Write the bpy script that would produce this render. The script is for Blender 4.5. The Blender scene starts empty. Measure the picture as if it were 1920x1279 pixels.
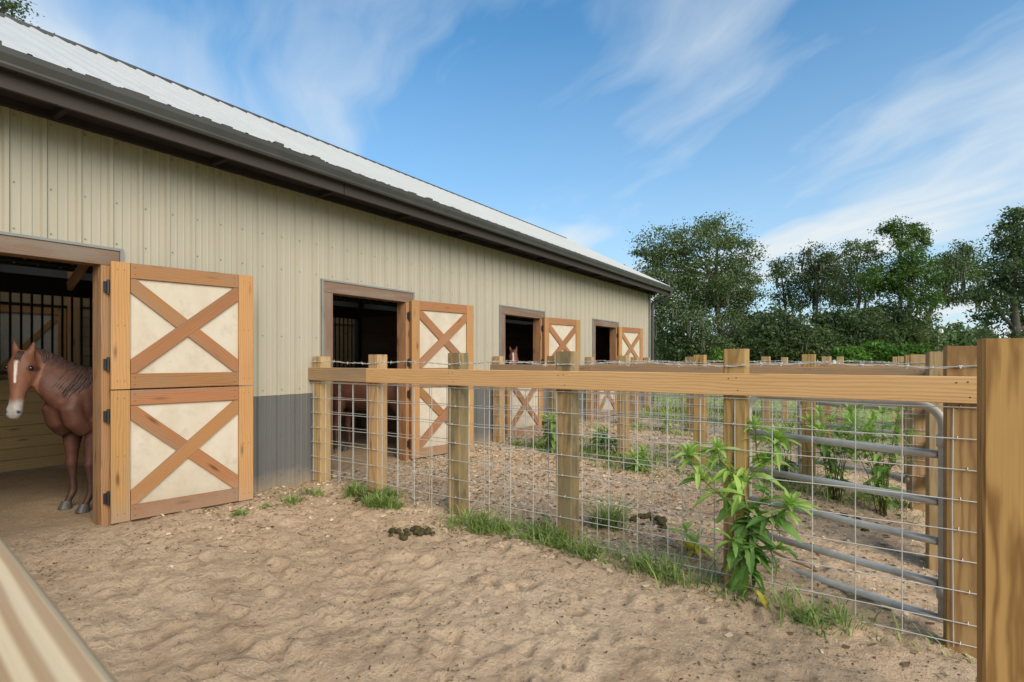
import bpy, bmesh, math, random
import numpy as np
from mathutils import Vector, Matrix, noise

random.seed(7)
rng = np.random.default_rng(7)
R = math.radians
SC = bpy.context.scene
COL = SC.collection

# ------------------------------------------------------------------ camera
CX, CY, CZ = 5.54, 0.0, 1.40
FPX = 1005.0                       # focal length in photo pixels (1920 wide)
HOR = 674.0
FW = (-0.5577, 0.8300)
RT = (0.8300, 0.5577)
cam_d = bpy.data.cameras.new("camera")
cam = bpy.data.objects.new("camera", cam_d)
COL.objects.link(cam)
cam.location = (CX, CY, CZ)
cam.rotation_euler = (R(90), 0, math.asin(0.5577))
cam_d.sensor_width = 36
cam_d.lens = FPX / 1920 * 36
cam_d.shift_y = 34.5 / 1920
cam_d.clip_start = 0.02
cam_d.clip_end = 2000
cam_d.dof.use_dof = True
cam_d.dof.focus_distance = 4.5
cam_d.dof.aperture_fstop = 13.0
SC.camera = cam

# ------------------------------------------------------------------ world
SUN_EL, SUN_AZ = 32, 114           # azimuth measured clockwise from +Y (front right, behind the camera)
world = bpy.data.worlds.new("World")
SC.world = world
world.use_nodes = True
wt = world.node_tree
wt.nodes.clear()


def N(t, typ, **kw):
    n = t.nodes.new(typ)
    for k, v in kw.items():
        if k.startswith('i_'):
            key = k[2:]
            key = int(key) if key.isdigit() else key
            n.inputs[key].default_value = v
        else:
            setattr(n, k, v)
    return n


def math_n(t, op, a, b=None, clamp=False):
    n = N(t, 'ShaderNodeMath', operation=op, use_clamp=clamp)
    for i, v in enumerate((a, b)):
        if v is None:
            continue
        if isinstance(v, (int, float)):
            n.inputs[i].default_value = v
        else:
            t.links.new(v, n.inputs[i])
    return n.outputs[0]


def mixc(t, fac, a, b, blend='MIX'):
    n = N(t, 'ShaderNodeMix', data_type='RGBA', blend_type=blend)
    for i, v in ((0, fac), (6, a), (7, b)):
        if isinstance(v, (int, float)):
            n.inputs[i].default_value = v
        elif isinstance(v, tuple):
            n.inputs[i].default_value = (*v, 1) if len(v) == 3 else v
        else:
            t.links.new(v, n.inputs[i])
    return n.outputs[2]


def ramp(t, fac, stops):
    n = N(t, 'ShaderNodeValToRGB')
    el = n.color_ramp.elements
    while len(el) > 1:
        el.remove(el[-1])
    for i, (p, c) in enumerate(stops):
        if isinstance(c, (int, float)):
            c = (c, c, c)
        e = el[0] if i == 0 else el.new(p)
        e.position = p
        e.color = (*c, 1)
    t.links.new(fac, n.inputs[0])
    return n.outputs[0]


def noise_n(t, vec, scale, detail=4, rough=0.5, dist=0.0, out='Fac'):
    n = N(t, 'ShaderNodeTexNoise')
    n.inputs['Scale'].default_value = scale
    n.inputs['Detail'].default_value = detail
    n.inputs['Roughness'].default_value = rough
    n.inputs['Distortion'].default_value = dist
    if vec is not None:
        t.links.new(vec, n.inputs['Vector'])
    return n.outputs[out]


def mapping(t, vec, scale=(1, 1, 1), loc=(0, 0, 0), rot=(0, 0, 0)):
    n = N(t, 'ShaderNodeMapping')
    n.inputs['Scale'].default_value = scale
    n.inputs['Location'].default_value = loc
    n.inputs['Rotation'].default_value = rot
    t.links.new(vec, n.inputs['Vector'])
    return n.outputs[0]


sky = N(wt, 'ShaderNodeTexSky', sky_type='NISHITA')
sky.sun_disc = False
sky.sun_elevation = R(SUN_EL)
sky.sun_rotation = R(SUN_AZ)
sky.air_density = 1.0
sky.dust_density = 0.6
sky.ozone_density = 2.2
tc = N(wt, 'ShaderNodeTexCoord')
sep = N(wt, 'ShaderNodeSeparateXYZ')
wt.links.new(tc.outputs['Generated'], sep.inputs[0])
dz = math_n(wt, 'MAXIMUM', sep.outputs[2], 0.0)
den = math_n(wt, 'ADD', dz, 0.16)
pa = N(wt, 'ShaderNodeCombineXYZ')
wt.links.new(math_n(wt, 'DIVIDE', sep.outputs[0], den), pa.inputs[0])
wt.links.new(math_n(wt, 'DIVIDE', sep.outputs[1], den), pa.inputs[1])
ang = math.atan2(0.60, -0.80)      # streak direction on the cloud plane
pm = mapping(wt, pa.outputs[0], rot=(0, 0, -ang))
warp = noise_n(wt, pm, 1.1, 3, 0.5, 0.0, 'Color')
wsc = N(wt, 'ShaderNodeVectorMath', operation='MULTIPLY_ADD')
wt.links.new(warp, wsc.inputs[0])
wsc.inputs[1].default_value = (0.9, 0.55, 0.0)
wt.links.new(pm, wsc.inputs[2])
big = noise_n(wt, mapping(wt, wsc.outputs[0], scale=(0.42, 1.0, 1), loc=(11.0, 8.3, 0)), 1.15, 3, 0.5)
fine = noise_n(wt, mapping(wt, wsc.outputs[0], scale=(0.5, 1.6, 1), loc=(5.3, 3.2, 0)), 3.2, 6, 0.55, 0.2)
cl = math_n(wt, 'ADD', math_n(wt, 'MULTIPLY', big, 0.84), math_n(wt, 'MULTIPLY', fine, 0.29))
mask = ramp(wt, cl, [(0.525, 0.0), (0.64, 0.34), (0.80, 0.85)])
hz = ramp(wt, dz, [(0.0, 0.85), (0.14, 0.60), (0.32, 0.31), (0.52, 0.11), (0.8, 0.0)])     # thin veil towards the horizon
mfac = math_n(wt, 'ADD', mask, hz, True)
skyc = mixc(wt, 1.0, sky.outputs[0], (0.16, 1.00, 1.34), 'MULTIPLY')
skym = mixc(wt, mfac, skyc, (5.4, 5.9, 6.2))
bg = N(wt, 'ShaderNodeBackground')
bg.inputs['Strength'].default_value = 0.085
wt.links.new(skym, bg.inputs[0])
wo = N(wt, 'ShaderNodeOutputWorld')
wt.links.new(bg.outputs[0], wo.inputs[0])

# ------------------------------------------------------------------ sun
sd = bpy.data.lights.new("sun", 'SUN')
sd.energy = 2.8
sd.angle = R(48)
sd.color = (1.0, 0.88, 0.71)
sun = bpy.data.objects.new("sun", sd)
COL.objects.link(sun)
sv = Vector((math.sin(R(SUN_AZ)) * math.cos(R(SUN_EL)), math.cos(R(SUN_AZ)) * math.cos(R(SUN_EL)), math.sin(R(SUN_EL))))
sun.rotation_euler = sv.to_track_quat('Z', 'Y').to_euler()

vs = SC.view_settings
vs.view_transform = 'Standard'
vs.look = 'None'
vs.exposure = 0.78
vs.gamma = 1.0
vs.use_curve_mapping = False
SC.render.engine = 'CYCLES'
SC.cycles.use_denoising = True
SC.cycles.max_bounces = 8
SC.cycles.diffuse_bounces = 4


# ================================================================== helpers
def P(px, py, z):
    """a point of the world seen at photo pixel px,py at depth z along the view axis"""
    u = (px - 960) / FPX
    v = (HOR - py) / FPX
    return Vector((CX + z * (FW[0] + u * RT[0]), CY + z * (FW[1] + u * RT[1]), CZ + z * v))


WM = {}


def put(o, parent=None, M=None):
    if o.name not in COL.objects:
        COL.objects.link(o)
    M = M if M is not None else Matrix.Identity(4)
    WM[o.name] = M
    if parent is not None:
        o.parent = parent
        o.matrix_basis = WM[parent.name].inverted() @ M
    else:
        o.matrix_basis = M
    return o


def tag(o, label=None, cat=None, group=None, kind=None):
    if label:
        o['label'] = label
    if cat:
        o['category'] = cat
    if group:
        o['group'] = group
    if kind:
        o['kind'] = kind
    return o


def thing(name, loc=(0, 0, 0), rz=0, label=None, cat=None, group=None):
    o = bpy.data.objects.new(name, None)
    o.empty_display_size = 0.2
    put(o, None, Matrix.Translation(Vector(loc)) @ Matrix.Rotation(rz, 4, 'Z'))
    return tag(o, label, cat, group)


def mesh_from(name, verts, faces, mat=None, smooth=False):
    me = bpy.data.meshes.new(name)
    me.from_pydata([tuple(v) for v in verts], [], faces)
    if mat:
        me.materials.append(mat)
    if smooth:
        me.polygons.foreach_set('use_smooth', [True] * len(me.polygons))
    me.update()
    return me


def mesh_quads(name, V, F, mat=None, smooth=False):
    """numpy verts (n,3) and quads (m,4)"""
    me = bpy.data.meshes.new(name)
    V = np.asarray(V, dtype=np.float32)
    F = np.asarray(F, dtype=np.int32)
    k = F.shape[1]
    me.vertices.add(len(V))
    me.vertices.foreach_set('co', V.ravel())
    me.loops.add(F.size)
    me.loops.foreach_set('vertex_index', F.ravel())
    me.polygons.add(len(F))
    me.polygons.foreach_set('loop_start', np.arange(0, F.size, k, dtype=np.int32))
    me.polygons.foreach_set('loop_total', np.full(len(F), k, dtype=np.int32))
    if smooth:
        me.polygons.foreach_set('use_smooth', np.ones(len(F), dtype=bool))
    if mat:
        me.materials.append(mat)
    me.update(calc_edges=True)
    me.validate()
    return me


def obj(name, me, parent=None, M=None, **kw):
    return tag(put(bpy.data.objects.new(name, me), parent, M), **kw)


_bc = {}


def board_mesh(L, w, t, mat, c=0.003, name='board'):
    """long axis X, width Y, thickness Z, chamfered long edges"""
    key = (round(L, 3), round(w, 4), round(t, 4), mat.name, c)
    if key in _bc:
        return _bc[key]
    a, b = w / 2, t / 2
    c = min(c, a * 0.4, b * 0.4)
    ring = [(a, b - c), (a - c, b), (-a + c, b), (-a, b - c), (-a, -b + c), (-a + c, -b), (a - c, -b), (a, -b + c)]
    V = [(x, y, z) for x in (-L / 2, L / 2) for (y, z) in ring]
    F = [(i, (i + 1) % 8, 8 + (i + 1) % 8, 8 + i) for i in range(8)]
    F = [tuple(reversed(f)) for f in F] + [tuple(range(8)), tuple(range(15, 7, -1))]
    me = mesh_from(name, V, F, mat)
    bm = bmesh.new()
    bm.from_mesh(me)
    bmesh.ops.recalc_face_normals(bm, faces=bm.faces)
    bm.to_mesh(me)
    bm.free()
    _bc[key] = me
    return me


def board(name, p0, p1, w, t, mat, parent=None, wdir=(0, 0, 1), c=0.003, **kw):
    """a sawn board from p0 to p1; wdir is the direction of its width"""
    p0, p1 = Vector(p0), Vector(p1)
    x = (p1 - p0)
    L = x.length
    x.normalize()
    y = Vector(wdir)
    y = (y - x * y.dot(x)).normalized()
    z = x.cross(y)
    M = Matrix((x, y, z)).transposed().to_4x4()
    M.translation = (p0 + p1) / 2
    return obj(name, board_mesh(L, w, t, mat, c), parent, M, **kw)


class MB:
    def __init__(s):
        s.v, s.f = [], []

    def box(s, lo, hi):
        x0, y0, z0 = lo
        x1, y1, z1 = hi
        b = len(s.v)
        s.v += [(x0, y0, z0), (x1, y0, z0), (x1, y1, z0), (x0, y1, z0), (x0, y0, z1), (x1, y0, z1), (x1, y1, z1), (x0, y1, z1)]
        s.f += [tuple(b + i for i in q) for q in ((0, 3, 2, 1), (4, 5, 6, 7), (0, 1, 5, 4), (1, 2, 6, 5), (2, 3, 7, 6), (3, 0, 4, 7))]

    def tube(s, pts, r, n=8, cap=True):
        pts = [Vector(p) for p in pts]
        rr = r if isinstance(r, (list, tuple)) else [r] * len(pts)
        b = len(s.v)
        up = None
        for i, p in enumerate(pts):
            d = (pts[min(i + 1, len(pts) - 1)] - pts[max(i - 1, 0)]).normalized()
            if up is None:
                up = Vector((0, 0, 1)) if abs(d.z) < 0.9 else Vector((1, 0, 0))
            a = d.cross(up).normalized()
            up = a.cross(d).normalized()
            for k in range(n):
                th = 2 * math.pi * k / n
                s.v.append(tuple(p + (a * math.cos(th) + up * math.sin(th)) * rr[i]))
        for i in range(len(pts) - 1):
            for k in range(n):
                k2 = (k + 1) % n
                s.f.append((b + i * n + k, b + (i + 1) * n + k, b + (i + 1) * n + k2, b + i * n + k2))
        if cap:
            s.f.append(tuple(b + k for k in range(n)))
            s.f.append(tuple(b + (len(pts) - 1) * n + k for k in reversed(range(n))))

    def quad(s, *p):
        b = len(s.v)
        s.v += [tuple(q) for q in p]
        s.f.append(tuple(range(b, b + len(p))))

    def build(s, name, mat, parent=None, smooth=False, M=None, **kw):
        me = mesh_from(name, s.v, s.f, mat, smooth)
        return obj(name, me, parent, M, **kw) if M is not None else _local(name, me, parent, kw)


def _local(name, me, parent, kw):
    """vertices are given in world space; the object keeps an identity world matrix"""
    return obj(name, me, parent, Matrix.Identity(4), **kw)


# ================================================================== materials
def new_mat(name):
    m = bpy.data.materials.new(name)
    m.use_nodes = True
    t = m.node_tree
    t.nodes.clear()
    o = N(t, 'ShaderNodeOutputMaterial')
    b = N(t, 'ShaderNodeBsdfPrincipled')
    t.links.new(b.outputs[0], o.inputs[0])
    return m, t, b


def setc(t, sock, v):
    if isinstance(v, (int, float)):
        sock.default_value = v
    elif isinstance(v, tuple):
        sock.default_value = (*v, 1)
    else:
        t.links.new(v, sock)


def bump(t, b, h, strength=0.3, dist=0.01):
    n = N(t, 'ShaderNodeBump')
    n.inputs['Strength'].default_value = strength
    n.inputs['Distance'].default_value = dist
    t.links.new(h, n.inputs['Height'])
    t.links.new(n.outputs[0], b.inputs['Normal'])


def rand_coord(t):
    tc = N(t, 'ShaderNodeTexCoord')
    oi = N(t, 'ShaderNodeObjectInfo')
    v = N(t, 'ShaderNodeVectorMath', operation='MULTIPLY_ADD')
    cx = N(t, 'ShaderNodeCombineXYZ')
    for i in range(3):
        t.links.new(oi.outputs['Random'], cx.inputs[i])
    t.links.new(cx.outputs[0], v.inputs[0])
    v.inputs[1].default_value = (37.0, 0.0, 0.0)
    t.links.new(tc.outputs['Object'], v.inputs[2])
    return v.outputs[0], oi.outputs['Random'], tc


def wood(name, light, dark, grey=None, grey_amt=0.3, ring=55, rough=0.75, knots=True, stain=None, contrast=1.0, fib=0.2, warpk=0.085, splash=False):
    m, t, b = new_mat(name)
    vec, rnd, tcn = rand_coord(t)
    w1 = noise_n(t, mapping(t, vec, (1.1, 7, 7)), 1.0, 3, 0.5, 0, 'Color')
    wa = N(t, 'ShaderNodeVectorMath', operation='MULTIPLY_ADD')
    t.links.new(w1, wa.inputs[0])
    wa.inputs[1].default_value = (0.0, warpk, warpk)
    t.links.new(mapping(t, vec, (0.02, 1, 1)), wa.inputs[2])
    sp = N(t, 'ShaderNodeSeparateXYZ')
    t.links.new(wa.outputs[0], sp.inputs[0])
    yy = math_n(t, 'ADD', sp.outputs[1], math_n(t, 'MULTIPLY_ADD', rnd, 0.10))
    zz = math_n(t, 'ADD', sp.outputs[2], 0.045)
    ln = math_n(t, 'SQRT', math_n(t, 'ADD', math_n(t, 'MULTIPLY', yy, yy), math_n(t, 'MULTIPLY', zz, zz)))
    s = math_n(t, 'SINE', math_n(t, 'MULTIPLY', ln, ring * 2 * math.pi))
    rg = math_n(t, 'MULTIPLY_ADD', s, 0.5)
    t.nodes[-1].inputs[2].default_value = 0.5
    rg = math_n(t, 'POWER', rg, 1.6)
    fb = noise_n(t, mapping(t, vec, (2.5, 160, 160)), 1.0, 3, 0.6)
    blot = noise_n(t, mapping(t, vec, (1.6, 5, 5), loc=(9, 3, 1)), 1.0, 4, 0.6)
    f = math_n(t, 'ADD', math_n(t, 'MULTIPLY', rg, 0.62 * contrast), math_n(t, 'MULTIPLY', math_n(t, 'SUBTRACT', fb, 0.5), fib * 2))
    f = math_n(t, 'ADD', f, math_n(t, 'MULTIPLY', math_n(t, 'SUBTRACT', blot, 0.5), 0.7), True)
    c = mixc(t, f, light, dark)
    if knots:
        vo = N(t, 'ShaderNodeTexVoronoi')
        vo.inputs['Scale'].default_value = 1.0
        t.links.new(mapping(t, vec, (2.1, 9, 9), loc=(0, 0.5, 0.35)), vo.inputs['Vector'])
        k = ramp(t, vo.outputs['Distance'], [(0.06, 1.0), (0.13, 0.35), (0.2, 0.0)])
        c = mixc(t, math_n(t, 'MULTIPLY', k, 0.8), c, tuple(x * 0.35 for x in dark))
    if grey:
        g = ramp(t, noise_n(t, mapping(t, vec, (1.2, 10, 10), loc=(4, 1, 6)), 1.0, 5, 0.65),
                 [(0.60 - grey_amt * 0.45, 0.0), (0.78 - grey_amt * 0.45, 1.0)])
        c = mixc(t, math_n(t, 'MULTIPLY', g, min(1.0, grey_amt * 1.6)), c, grey)
    if stain:
        g = ramp(t, noise_n(t, mapping(t, vec, (3.2, 9, 9), loc=(14, 1, 2)), 1.0, 5, 0.6), [(0.5, 0.0), (0.66, 1.0)])
        c = mixc(t, math_n(t, 'MULTIPLY', g, 0.75), c, stain)
    if splash:
        gp_ = N(t, 'ShaderNodeNewGeometry')
        sz_ = N(t, 'ShaderNodeSeparateXYZ')
        t.links.new(gp_.outputs['Position'], sz_.inputs[0])
        d_ = ramp(t, math_n(t, 'ADD', sz_.outputs[2], math_n(t, 'MULTIPLY', noise_n(t, gp_.outputs['Position'], 9, 5, 0.75), 0.5)), [(0.18, 0.65), (0.50, 0.0)])
        c = mixc(t, d_, c, (0.30, 0.22, 0.15))
    hv = N(t, 'ShaderNodeHueSaturation')
    t.links.new(c, hv.inputs['Color'])
    t.links.new(math_n(t, 'MULTIPLY_ADD', rnd, 0.22), hv.inputs['Value'])
    t.nodes[-1].inputs[2].default_value = 0.89
    t.links.new(math_n(t, 'MULTIPLY_ADD', math_n(t, 'FRACT', math_n(t, 'MULTIPLY', rnd, 7.3)), 0.012), hv.inputs['Hue'])
    t.nodes[-1].inputs[2].default_value = 0.489
    t.links.new(hv.outputs[0], b.inputs['Base Color'])
    b.inputs['Roughness'].default_value = rough
    b.inputs['Specular IOR Level'].default_value = 0.25
    bump(t, b, math_n(t, 'ADD', fb, math_n(t, 'MULTIPLY', rg, 0.5)), 0.35, 0.002)
    return m


def flat(name, col, rough=0.6, metal=0.0, spec=0.4, var=0.12, scale=6.0, bmp=0.0, bscale=60):
    m, t, b = new_mat(name)
    vec, rnd, tcn = rand_coord(t)
    n = noise_n(t, vec, scale, 4, 0.6)
    c = mixc(t, ramp(t, n, [(0.3, 0.0), (0.7, 1.0)]), tuple(x * (1 - var) for x in col), tuple(min(1, x * (1 + var)) for x in col))
    t.links.new(c, b.inputs['Base Color'])
    b.inputs['Roughness'].default_value = rough
    b.inputs['Metallic'].default_value = metal
    b.inputs['Specular IOR Level'].default_value = spec
    if bmp:
        bump(t, b, noise_n(t, vec, bscale, 4, 0.6), bmp, 0.004)
    return m


M = {}
M['rail_new'] = wood('rail_new', (0.66, 0.42, 0.175), (0.42, 0.225, 0.075), ring=48, contrast=0.75)
M['rail_old'] = wood('rail_old', (0.42, 0.26, 0.13), (0.25, 0.135, 0.06), grey=(0.24, 0.19, 0.14), grey_amt=0.35)
M['post_new'] = wood('post_new', (0.38, 0.245, 0.09), (0.20, 0.105, 0.034), ring=52, contrast=1.15, grey=(0.27, 0.20, 0.12), grey_amt=0.12)
M['post_big'] = wood('post_big', (0.46, 0.26, 0.085), (0.21, 0.095, 0.028), ring=36, contrast=1.35, grey=(0.2, 0.14, 0.08), grey_amt=0.12, warpk=0.11)
M['post_mid'] = wood('post_mid', (0.44, 0.29, 0.13), (0.25, 0.14, 0.055), ring=60, grey=(0.24, 0.2, 0.13), grey_amt=0.3)
M['post_green'] = wood('post_green', (0.33, 0.235, 0.10), (0.20, 0.12, 0.05), ring=60, grey=(0.145, 0.135, 0.075), grey_amt=0.42, stain=(0.10, 0.085, 0.055))
M['door'] = wood('door_wood', (0.31, 0.148, 0.056), (0.175, 0.075, 0.028), ring=60, contrast=0.8, grey=(0.22, 0.15, 0.10), grey_amt=0.3, splash=True)
M['stile'] = wood('stile_wood', (0.40, 0.22, 0.078), (0.26, 0.125, 0.042), ring=50, contrast=0.7, grey=(0.30, 0.22, 0.14), grey_amt=0.25, splash=True)
M['weathered'] = wood('weathered_wood', (0.21, 0.135, 0.088), (0.085, 0.052, 0.035), ring=80, grey=(0.23, 0.195, 0.155), grey_amt=0.36, fib=0.5)
M['jamb'] = wood('jamb_wood', (0.33, 0.17, 0.075), (0.17, 0.085, 0.04), ring=55, grey=(0.25, 0.19, 0.13), grey_amt=0.25)
M['stall_board'] = wood('stall_board', (0.34, 0.25, 0.12), (0.21, 0.14, 0.062), ring=50)
M['shaded_board'] = wood('shaded_board', (0.15, 0.095, 0.06), (0.085, 0.052, 0.034), ring=50, knots=False)  # darkened copy of the stall wood, its colour carries the indoor gloom
M['brown_board'] = wood('brown_board', (0.048, 0.038, 0.033), (0.034, 0.027, 0.023), ring=50, contrast=0.4, knots=False)

m, t, b = new_mat('grooved_pine')
vec, rnd, tcn = rand_coord(t)
wv = noise_n(t, mapping(t, tcn.outputs['Object'], (1.5, 14, 14)), 1.0, 3, 0.5)
sp = N(t, 'ShaderNodeSeparateXYZ')
t.links.new(tcn.outputs['Object'], sp.inputs[0])
ph = math_n(t, 'ADD', math_n(t, 'MULTIPLY', math_n(t, 'ADD', sp.outputs[1], sp.outputs[2]), 700.0), math_n(t, 'MULTIPLY', wv, 11.0))
sn = math_n(t, 'MULTIPLY_ADD', math_n(t, 'SINE', ph), 0.5)
t.nodes[-1].inputs[2].default_value = 0.5
fbn = noise_n(t, mapping(t, tcn.outputs['Object'], (3, 200, 200)), 1.0, 3, 0.6)
c = mixc(t, ramp(t, sn, [(0.30, 0.0), (0.80, 1.0)]), (0.64, 0.48, 0.29), (0.36, 0.205, 0.10))
c = mixc(t, math_n(t, 'MULTIPLY', fbn, 0.4), c, (0.66, 0.52, 0.36))
t.links.new(c, b.inputs['Base Color'])
b.inputs['Roughness'].default_value = 0.9
b.inputs['Specular IOR Level'].default_value = 0.1
bump(t, b, fbn, 0.3, 0.002)
M['rail_near'] = m

# painted door panel: cream plywood with faint dirt
m, t, b = new_mat('cream_panel')
vec, rnd, tcn = rand_coord(t)
n1 = noise_n(t, mapping(t, vec, (2, 5, 3)), 1.0, 5, 0.6)
n2 = noise_n(t, vec, 7, 5, 0.65)
c = mixc(t, ramp(t, n1, [(0.3, 0.0), (0.75, 1.0)]), (0.52, 0.455, 0.37), (0.46, 0.375, 0.28))
c = mixc(t, math_n(t, 'MULTIPLY', ramp(t, n2, [(0.52, 0.0), (0.72, 1.0)]), 0.6), c, (0.38, 0.31, 0.23))
gp_ = N(t, 'ShaderNodeNewGeometry')
sz_ = N(t, 'ShaderNodeSeparateXYZ')
t.links.new(gp_.outputs['Position'], sz_.inputs[0])
d_ = ramp(t, math_n(t, 'ADD', sz_.outputs[2], math_n(t, 'MULTIPLY', noise_n(t, gp_.outputs['Position'], 7, 6, 0.75), 0.7)), [(0.35, 0.6), (0.75, 0.0)])
c = mixc(t, d_, c, (0.36, 0.28, 0.19))
sc_ = ramp(t, noise_n(t, mapping(t, gp_.outputs['Position'], (9, 9, 30)), 1.0, 4, 0.7), [(0.66, 0.0), (0.72, 1.0)])
c = mixc(t, math_n(t, 'MULTIPLY', sc_, 0.5), c, (0.30, 0.24, 0.18))
t.links.new(c, b.inputs['Base Color'])
b.inputs['Roughness'].default_value = 0.8
b.inputs['Specular IOR Level'].default_value = 0.2
bump(t, b, n2, 0.2, 0.003)
M['cream'] = m


m = bpy.data.materials.new('fill_light_sheet')  # translucent sheet, added to let daylight brighten the aisle
m.use_nodes = True
t = m.node_tree
t.nodes.clear()
o_ = N(t, 'ShaderNodeOutputMaterial')
tr_ = N(t, 'ShaderNodeBsdfTranslucent')
tr_.inputs[0].default_value = (0.85, 0.85, 0.80, 1)
tp_ = N(t, 'ShaderNodeBsdfTransparent')
mx_ = N(t, 'ShaderNodeMixShader')
mx_.inputs[0].default_value = 0.35
t.links.new(tr_.outputs[0], mx_.inputs[1])
t.links.new(tp_.outputs[0], mx_.inputs[2])
t.links.new(mx_.outputs[0], o_.inputs[0])
M['fill_sheet'] = m


def siding(name, col, col2):
    m, t, b = new_mat(name)
    geo = N(t, 'ShaderNodeNewGeometry')
    pos = geo.outputs['Position']
    n1 = noise_n(t, mapping(t, pos, (1, 1.2, 0.35)), 1.4, 5, 0.6)
    n2 = noise_n(t, mapping(t, pos, (1, 22, 0.7)), 1.0, 4, 0.6)
    c = mixc(t, ramp(t, n1, [(0.25, 0.0), (0.75, 1.0)]), col, col2)
    c = mixc(t, math_n(t, 'MULTIPLY', ramp(t, n2, [(0.5, 0.0), (0.85, 1.0)]), 0.38), c, tuple(x * 0.72 for x in col2))
    sp = N(t, 'ShaderNodeSeparateXYZ')
    t.links.new(pos, sp.inputs[0])
    # splashed dirt near the ground
    d = ramp(t, math_n(t, 'ADD', sp.outputs[2], math_n(t, 'MULTIPLY', noise_n(t, pos, 6, 5, 0.7), 0.25)), [(0.08, 0.8), (0.30, 0.0)])
    c = mixc(t, d, c, (0.27, 0.21, 0.15))
    t.links.new(c, b.inputs['Base Color'])
    b.inputs['Roughness'].default_value = 0.42
    b.inputs['Specular IOR Level'].default_value = 0.35
    bump(t, b, noise_n(t, mapping(t, pos, (1, 3, 1)), 2.2, 2, 0.5), 0.06, 0.03)
    return m


M['tan'] = siding('tan_metal', (0.34, 0.298, 0.23), (0.385, 0.338, 0.262))
M['grey'] = siding('grey_metal', (0.10, 0.097, 0.094), (0.12, 0.116, 0.11))
M['roof'] = flat('white_metal', (0.50, 0.485, 0.46), 0.38, 0, 0.4, 0.05, 1.4)
M['gutter'] = flat('gutter_metal', (0.050, 0.047, 0.044), 0.45, 0, 0.4, 0.15, 3)
M['trim'] = flat('trim_metal', (0.20, 0.195, 0.18), 0.5, 0, 0.4, 0.12, 5)
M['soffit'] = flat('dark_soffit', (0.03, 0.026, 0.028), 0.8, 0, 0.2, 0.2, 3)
M['lining'] = flat('roof_lining', (0.055, 0.068, 0.058), 0.5, 0.2, 0.3, 0.2, 2)
M['black'] = flat('black_metal', (0.018, 0.017, 0.018), 0.45, 0, 0.4, 0.2, 8)
M['galv'] = flat('galvanised_tube', (0.50, 0.47, 0.425), 0.55, 0.0, 0.2, 0.18, 9)
M['wire'] = flat('galvanised_wire', (0.50, 0.47, 0.43), 0.5, 0.15, 0.5, 0.15, 9)
M['screw'] = flat('screw_metal', (0.22, 0.19, 0.15), 0.5, 0.3, 0.4)
M['bright'] = flat('bright_zinc', (0.75, 0.76, 0.78), 0.35, 0.3, 0.5)
M['manure'] = flat('manure', (0.062, 0.05, 0.020), 0.85, 0, 0.2, 0.4, 40, 0.8, 160)
M['debris'] = flat('gutter_debris', (0.07, 0.06, 0.045), 0.9, 0, 0.2, 0.4, 30)
M['stick'] = flat('dry_stick', (0.20, 0.11, 0.065), 0.85, 0, 0.2, 0.3, 20)
M['bark'] = flat('bark', (0.10, 0.085, 0.068), 0.9, 0, 0.2, 0.35, 3, 0.6, 9)
M['moss'] = flat('hanging_moss', (0.12, 0.125, 0.095), 0.95, 0, 0.1, 0.2, 3)
M['white'] = flat('white_paint', (0.75, 0.76, 0.76), 0.5, 0, 0.4, 0.06, 3)


def leafmat(name, a, bcol, scale=1.5, trans=0.35, isl=True):
    m = bpy.data.materials.new(name)
    m.use_nodes = True
    t = m.node_tree
    t.nodes.clear()
    o = N(t, 'ShaderNodeOutputMaterial')
    p = N(t, 'ShaderNodeBsdfPrincipled')
    tr = N(t, 'ShaderNodeBsdfTranslucent')
    mx = N(t, 'ShaderNodeMixShader')
    mx.inputs[0].default_value = trans
    geo = N(t, 'ShaderNodeNewGeometry')
    n = noise_n(t, geo.outputs['Position'], scale, 3, 0.6)
    f = math_n(t, 'ADD', math_n(t, 'MULTIPLY', n, 0.9), math_n(t, 'MULTIPLY', geo.outputs['Random Per Island'], 0.55))
    c = ramp(t, f, [(0.42, a), (0.95, bcol)])
    t.links.new(c, p.inputs['Base Color'])
    p.inputs['Roughness'].default_value = 0.55
    p.inputs['Specular IOR Level'].default_value = 0.25
    t.links.new(mixc(t, 1.0, c, (1.0, 1.25, 0.55), 'MULTIPLY'), tr.inputs[0])
    t.links.new(p.outputs[0], mx.inputs[1])
    t.links.new(tr.outputs[0], mx.inputs[2])
    t.links.new(mx.outputs[0], o.inputs[0])
    return m


M['leaf_oak'] = leafmat('oak_leaves', (0.042, 0.065, 0.028), (0.155, 0.195, 0.08), 0.45)
M['leaf_dark'] = leafmat('dark_leaves', (0.032, 0.052, 0.024), (0.12, 0.155, 0.066), 0.45)
M['leaf_pine'] = leafmat('pine_needles', (0.04, 0.075, 0.018), (0.11, 0.18, 0.04), 0.6)
M['leaf_shrub'] = leafmat('shrub_leaves', (0.06, 0.12, 0.02), (0.18, 0.32, 0.06), 0.6)
M['leaf_far'] = leafmat('far_leaves', (0.09, 0.13, 0.06), (0.16, 0.21, 0.10), 0.3)
M['grass'] = leafmat('grass_blades', (0.10, 0.17, 0.035), (0.33, 0.40, 0.12), 4)
M['pasture'] = leafmat('pasture_blades', (0.20, 0.29, 0.06), (0.40, 0.48, 0.15), 0.7)
M['weed_light'] = leafmat('weed_light', (0.20, 0.34, 0.06), (0.42, 0.56, 0.15), 9)
M['weed_dark'] = leafmat('weed_dark', (0.08, 0.17, 0.035), (0.21, 0.35, 0.09), 9)
M['weed_yellow'] = leafmat('weed_yellow', (0.55, 0.42, 0.03), (0.62, 0.5, 0.05), 9)
M['chips'] = leafmat('litter', (0.18, 0.11, 0.06), (0.66, 0.50, 0.33), 3, 0.05)
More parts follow.
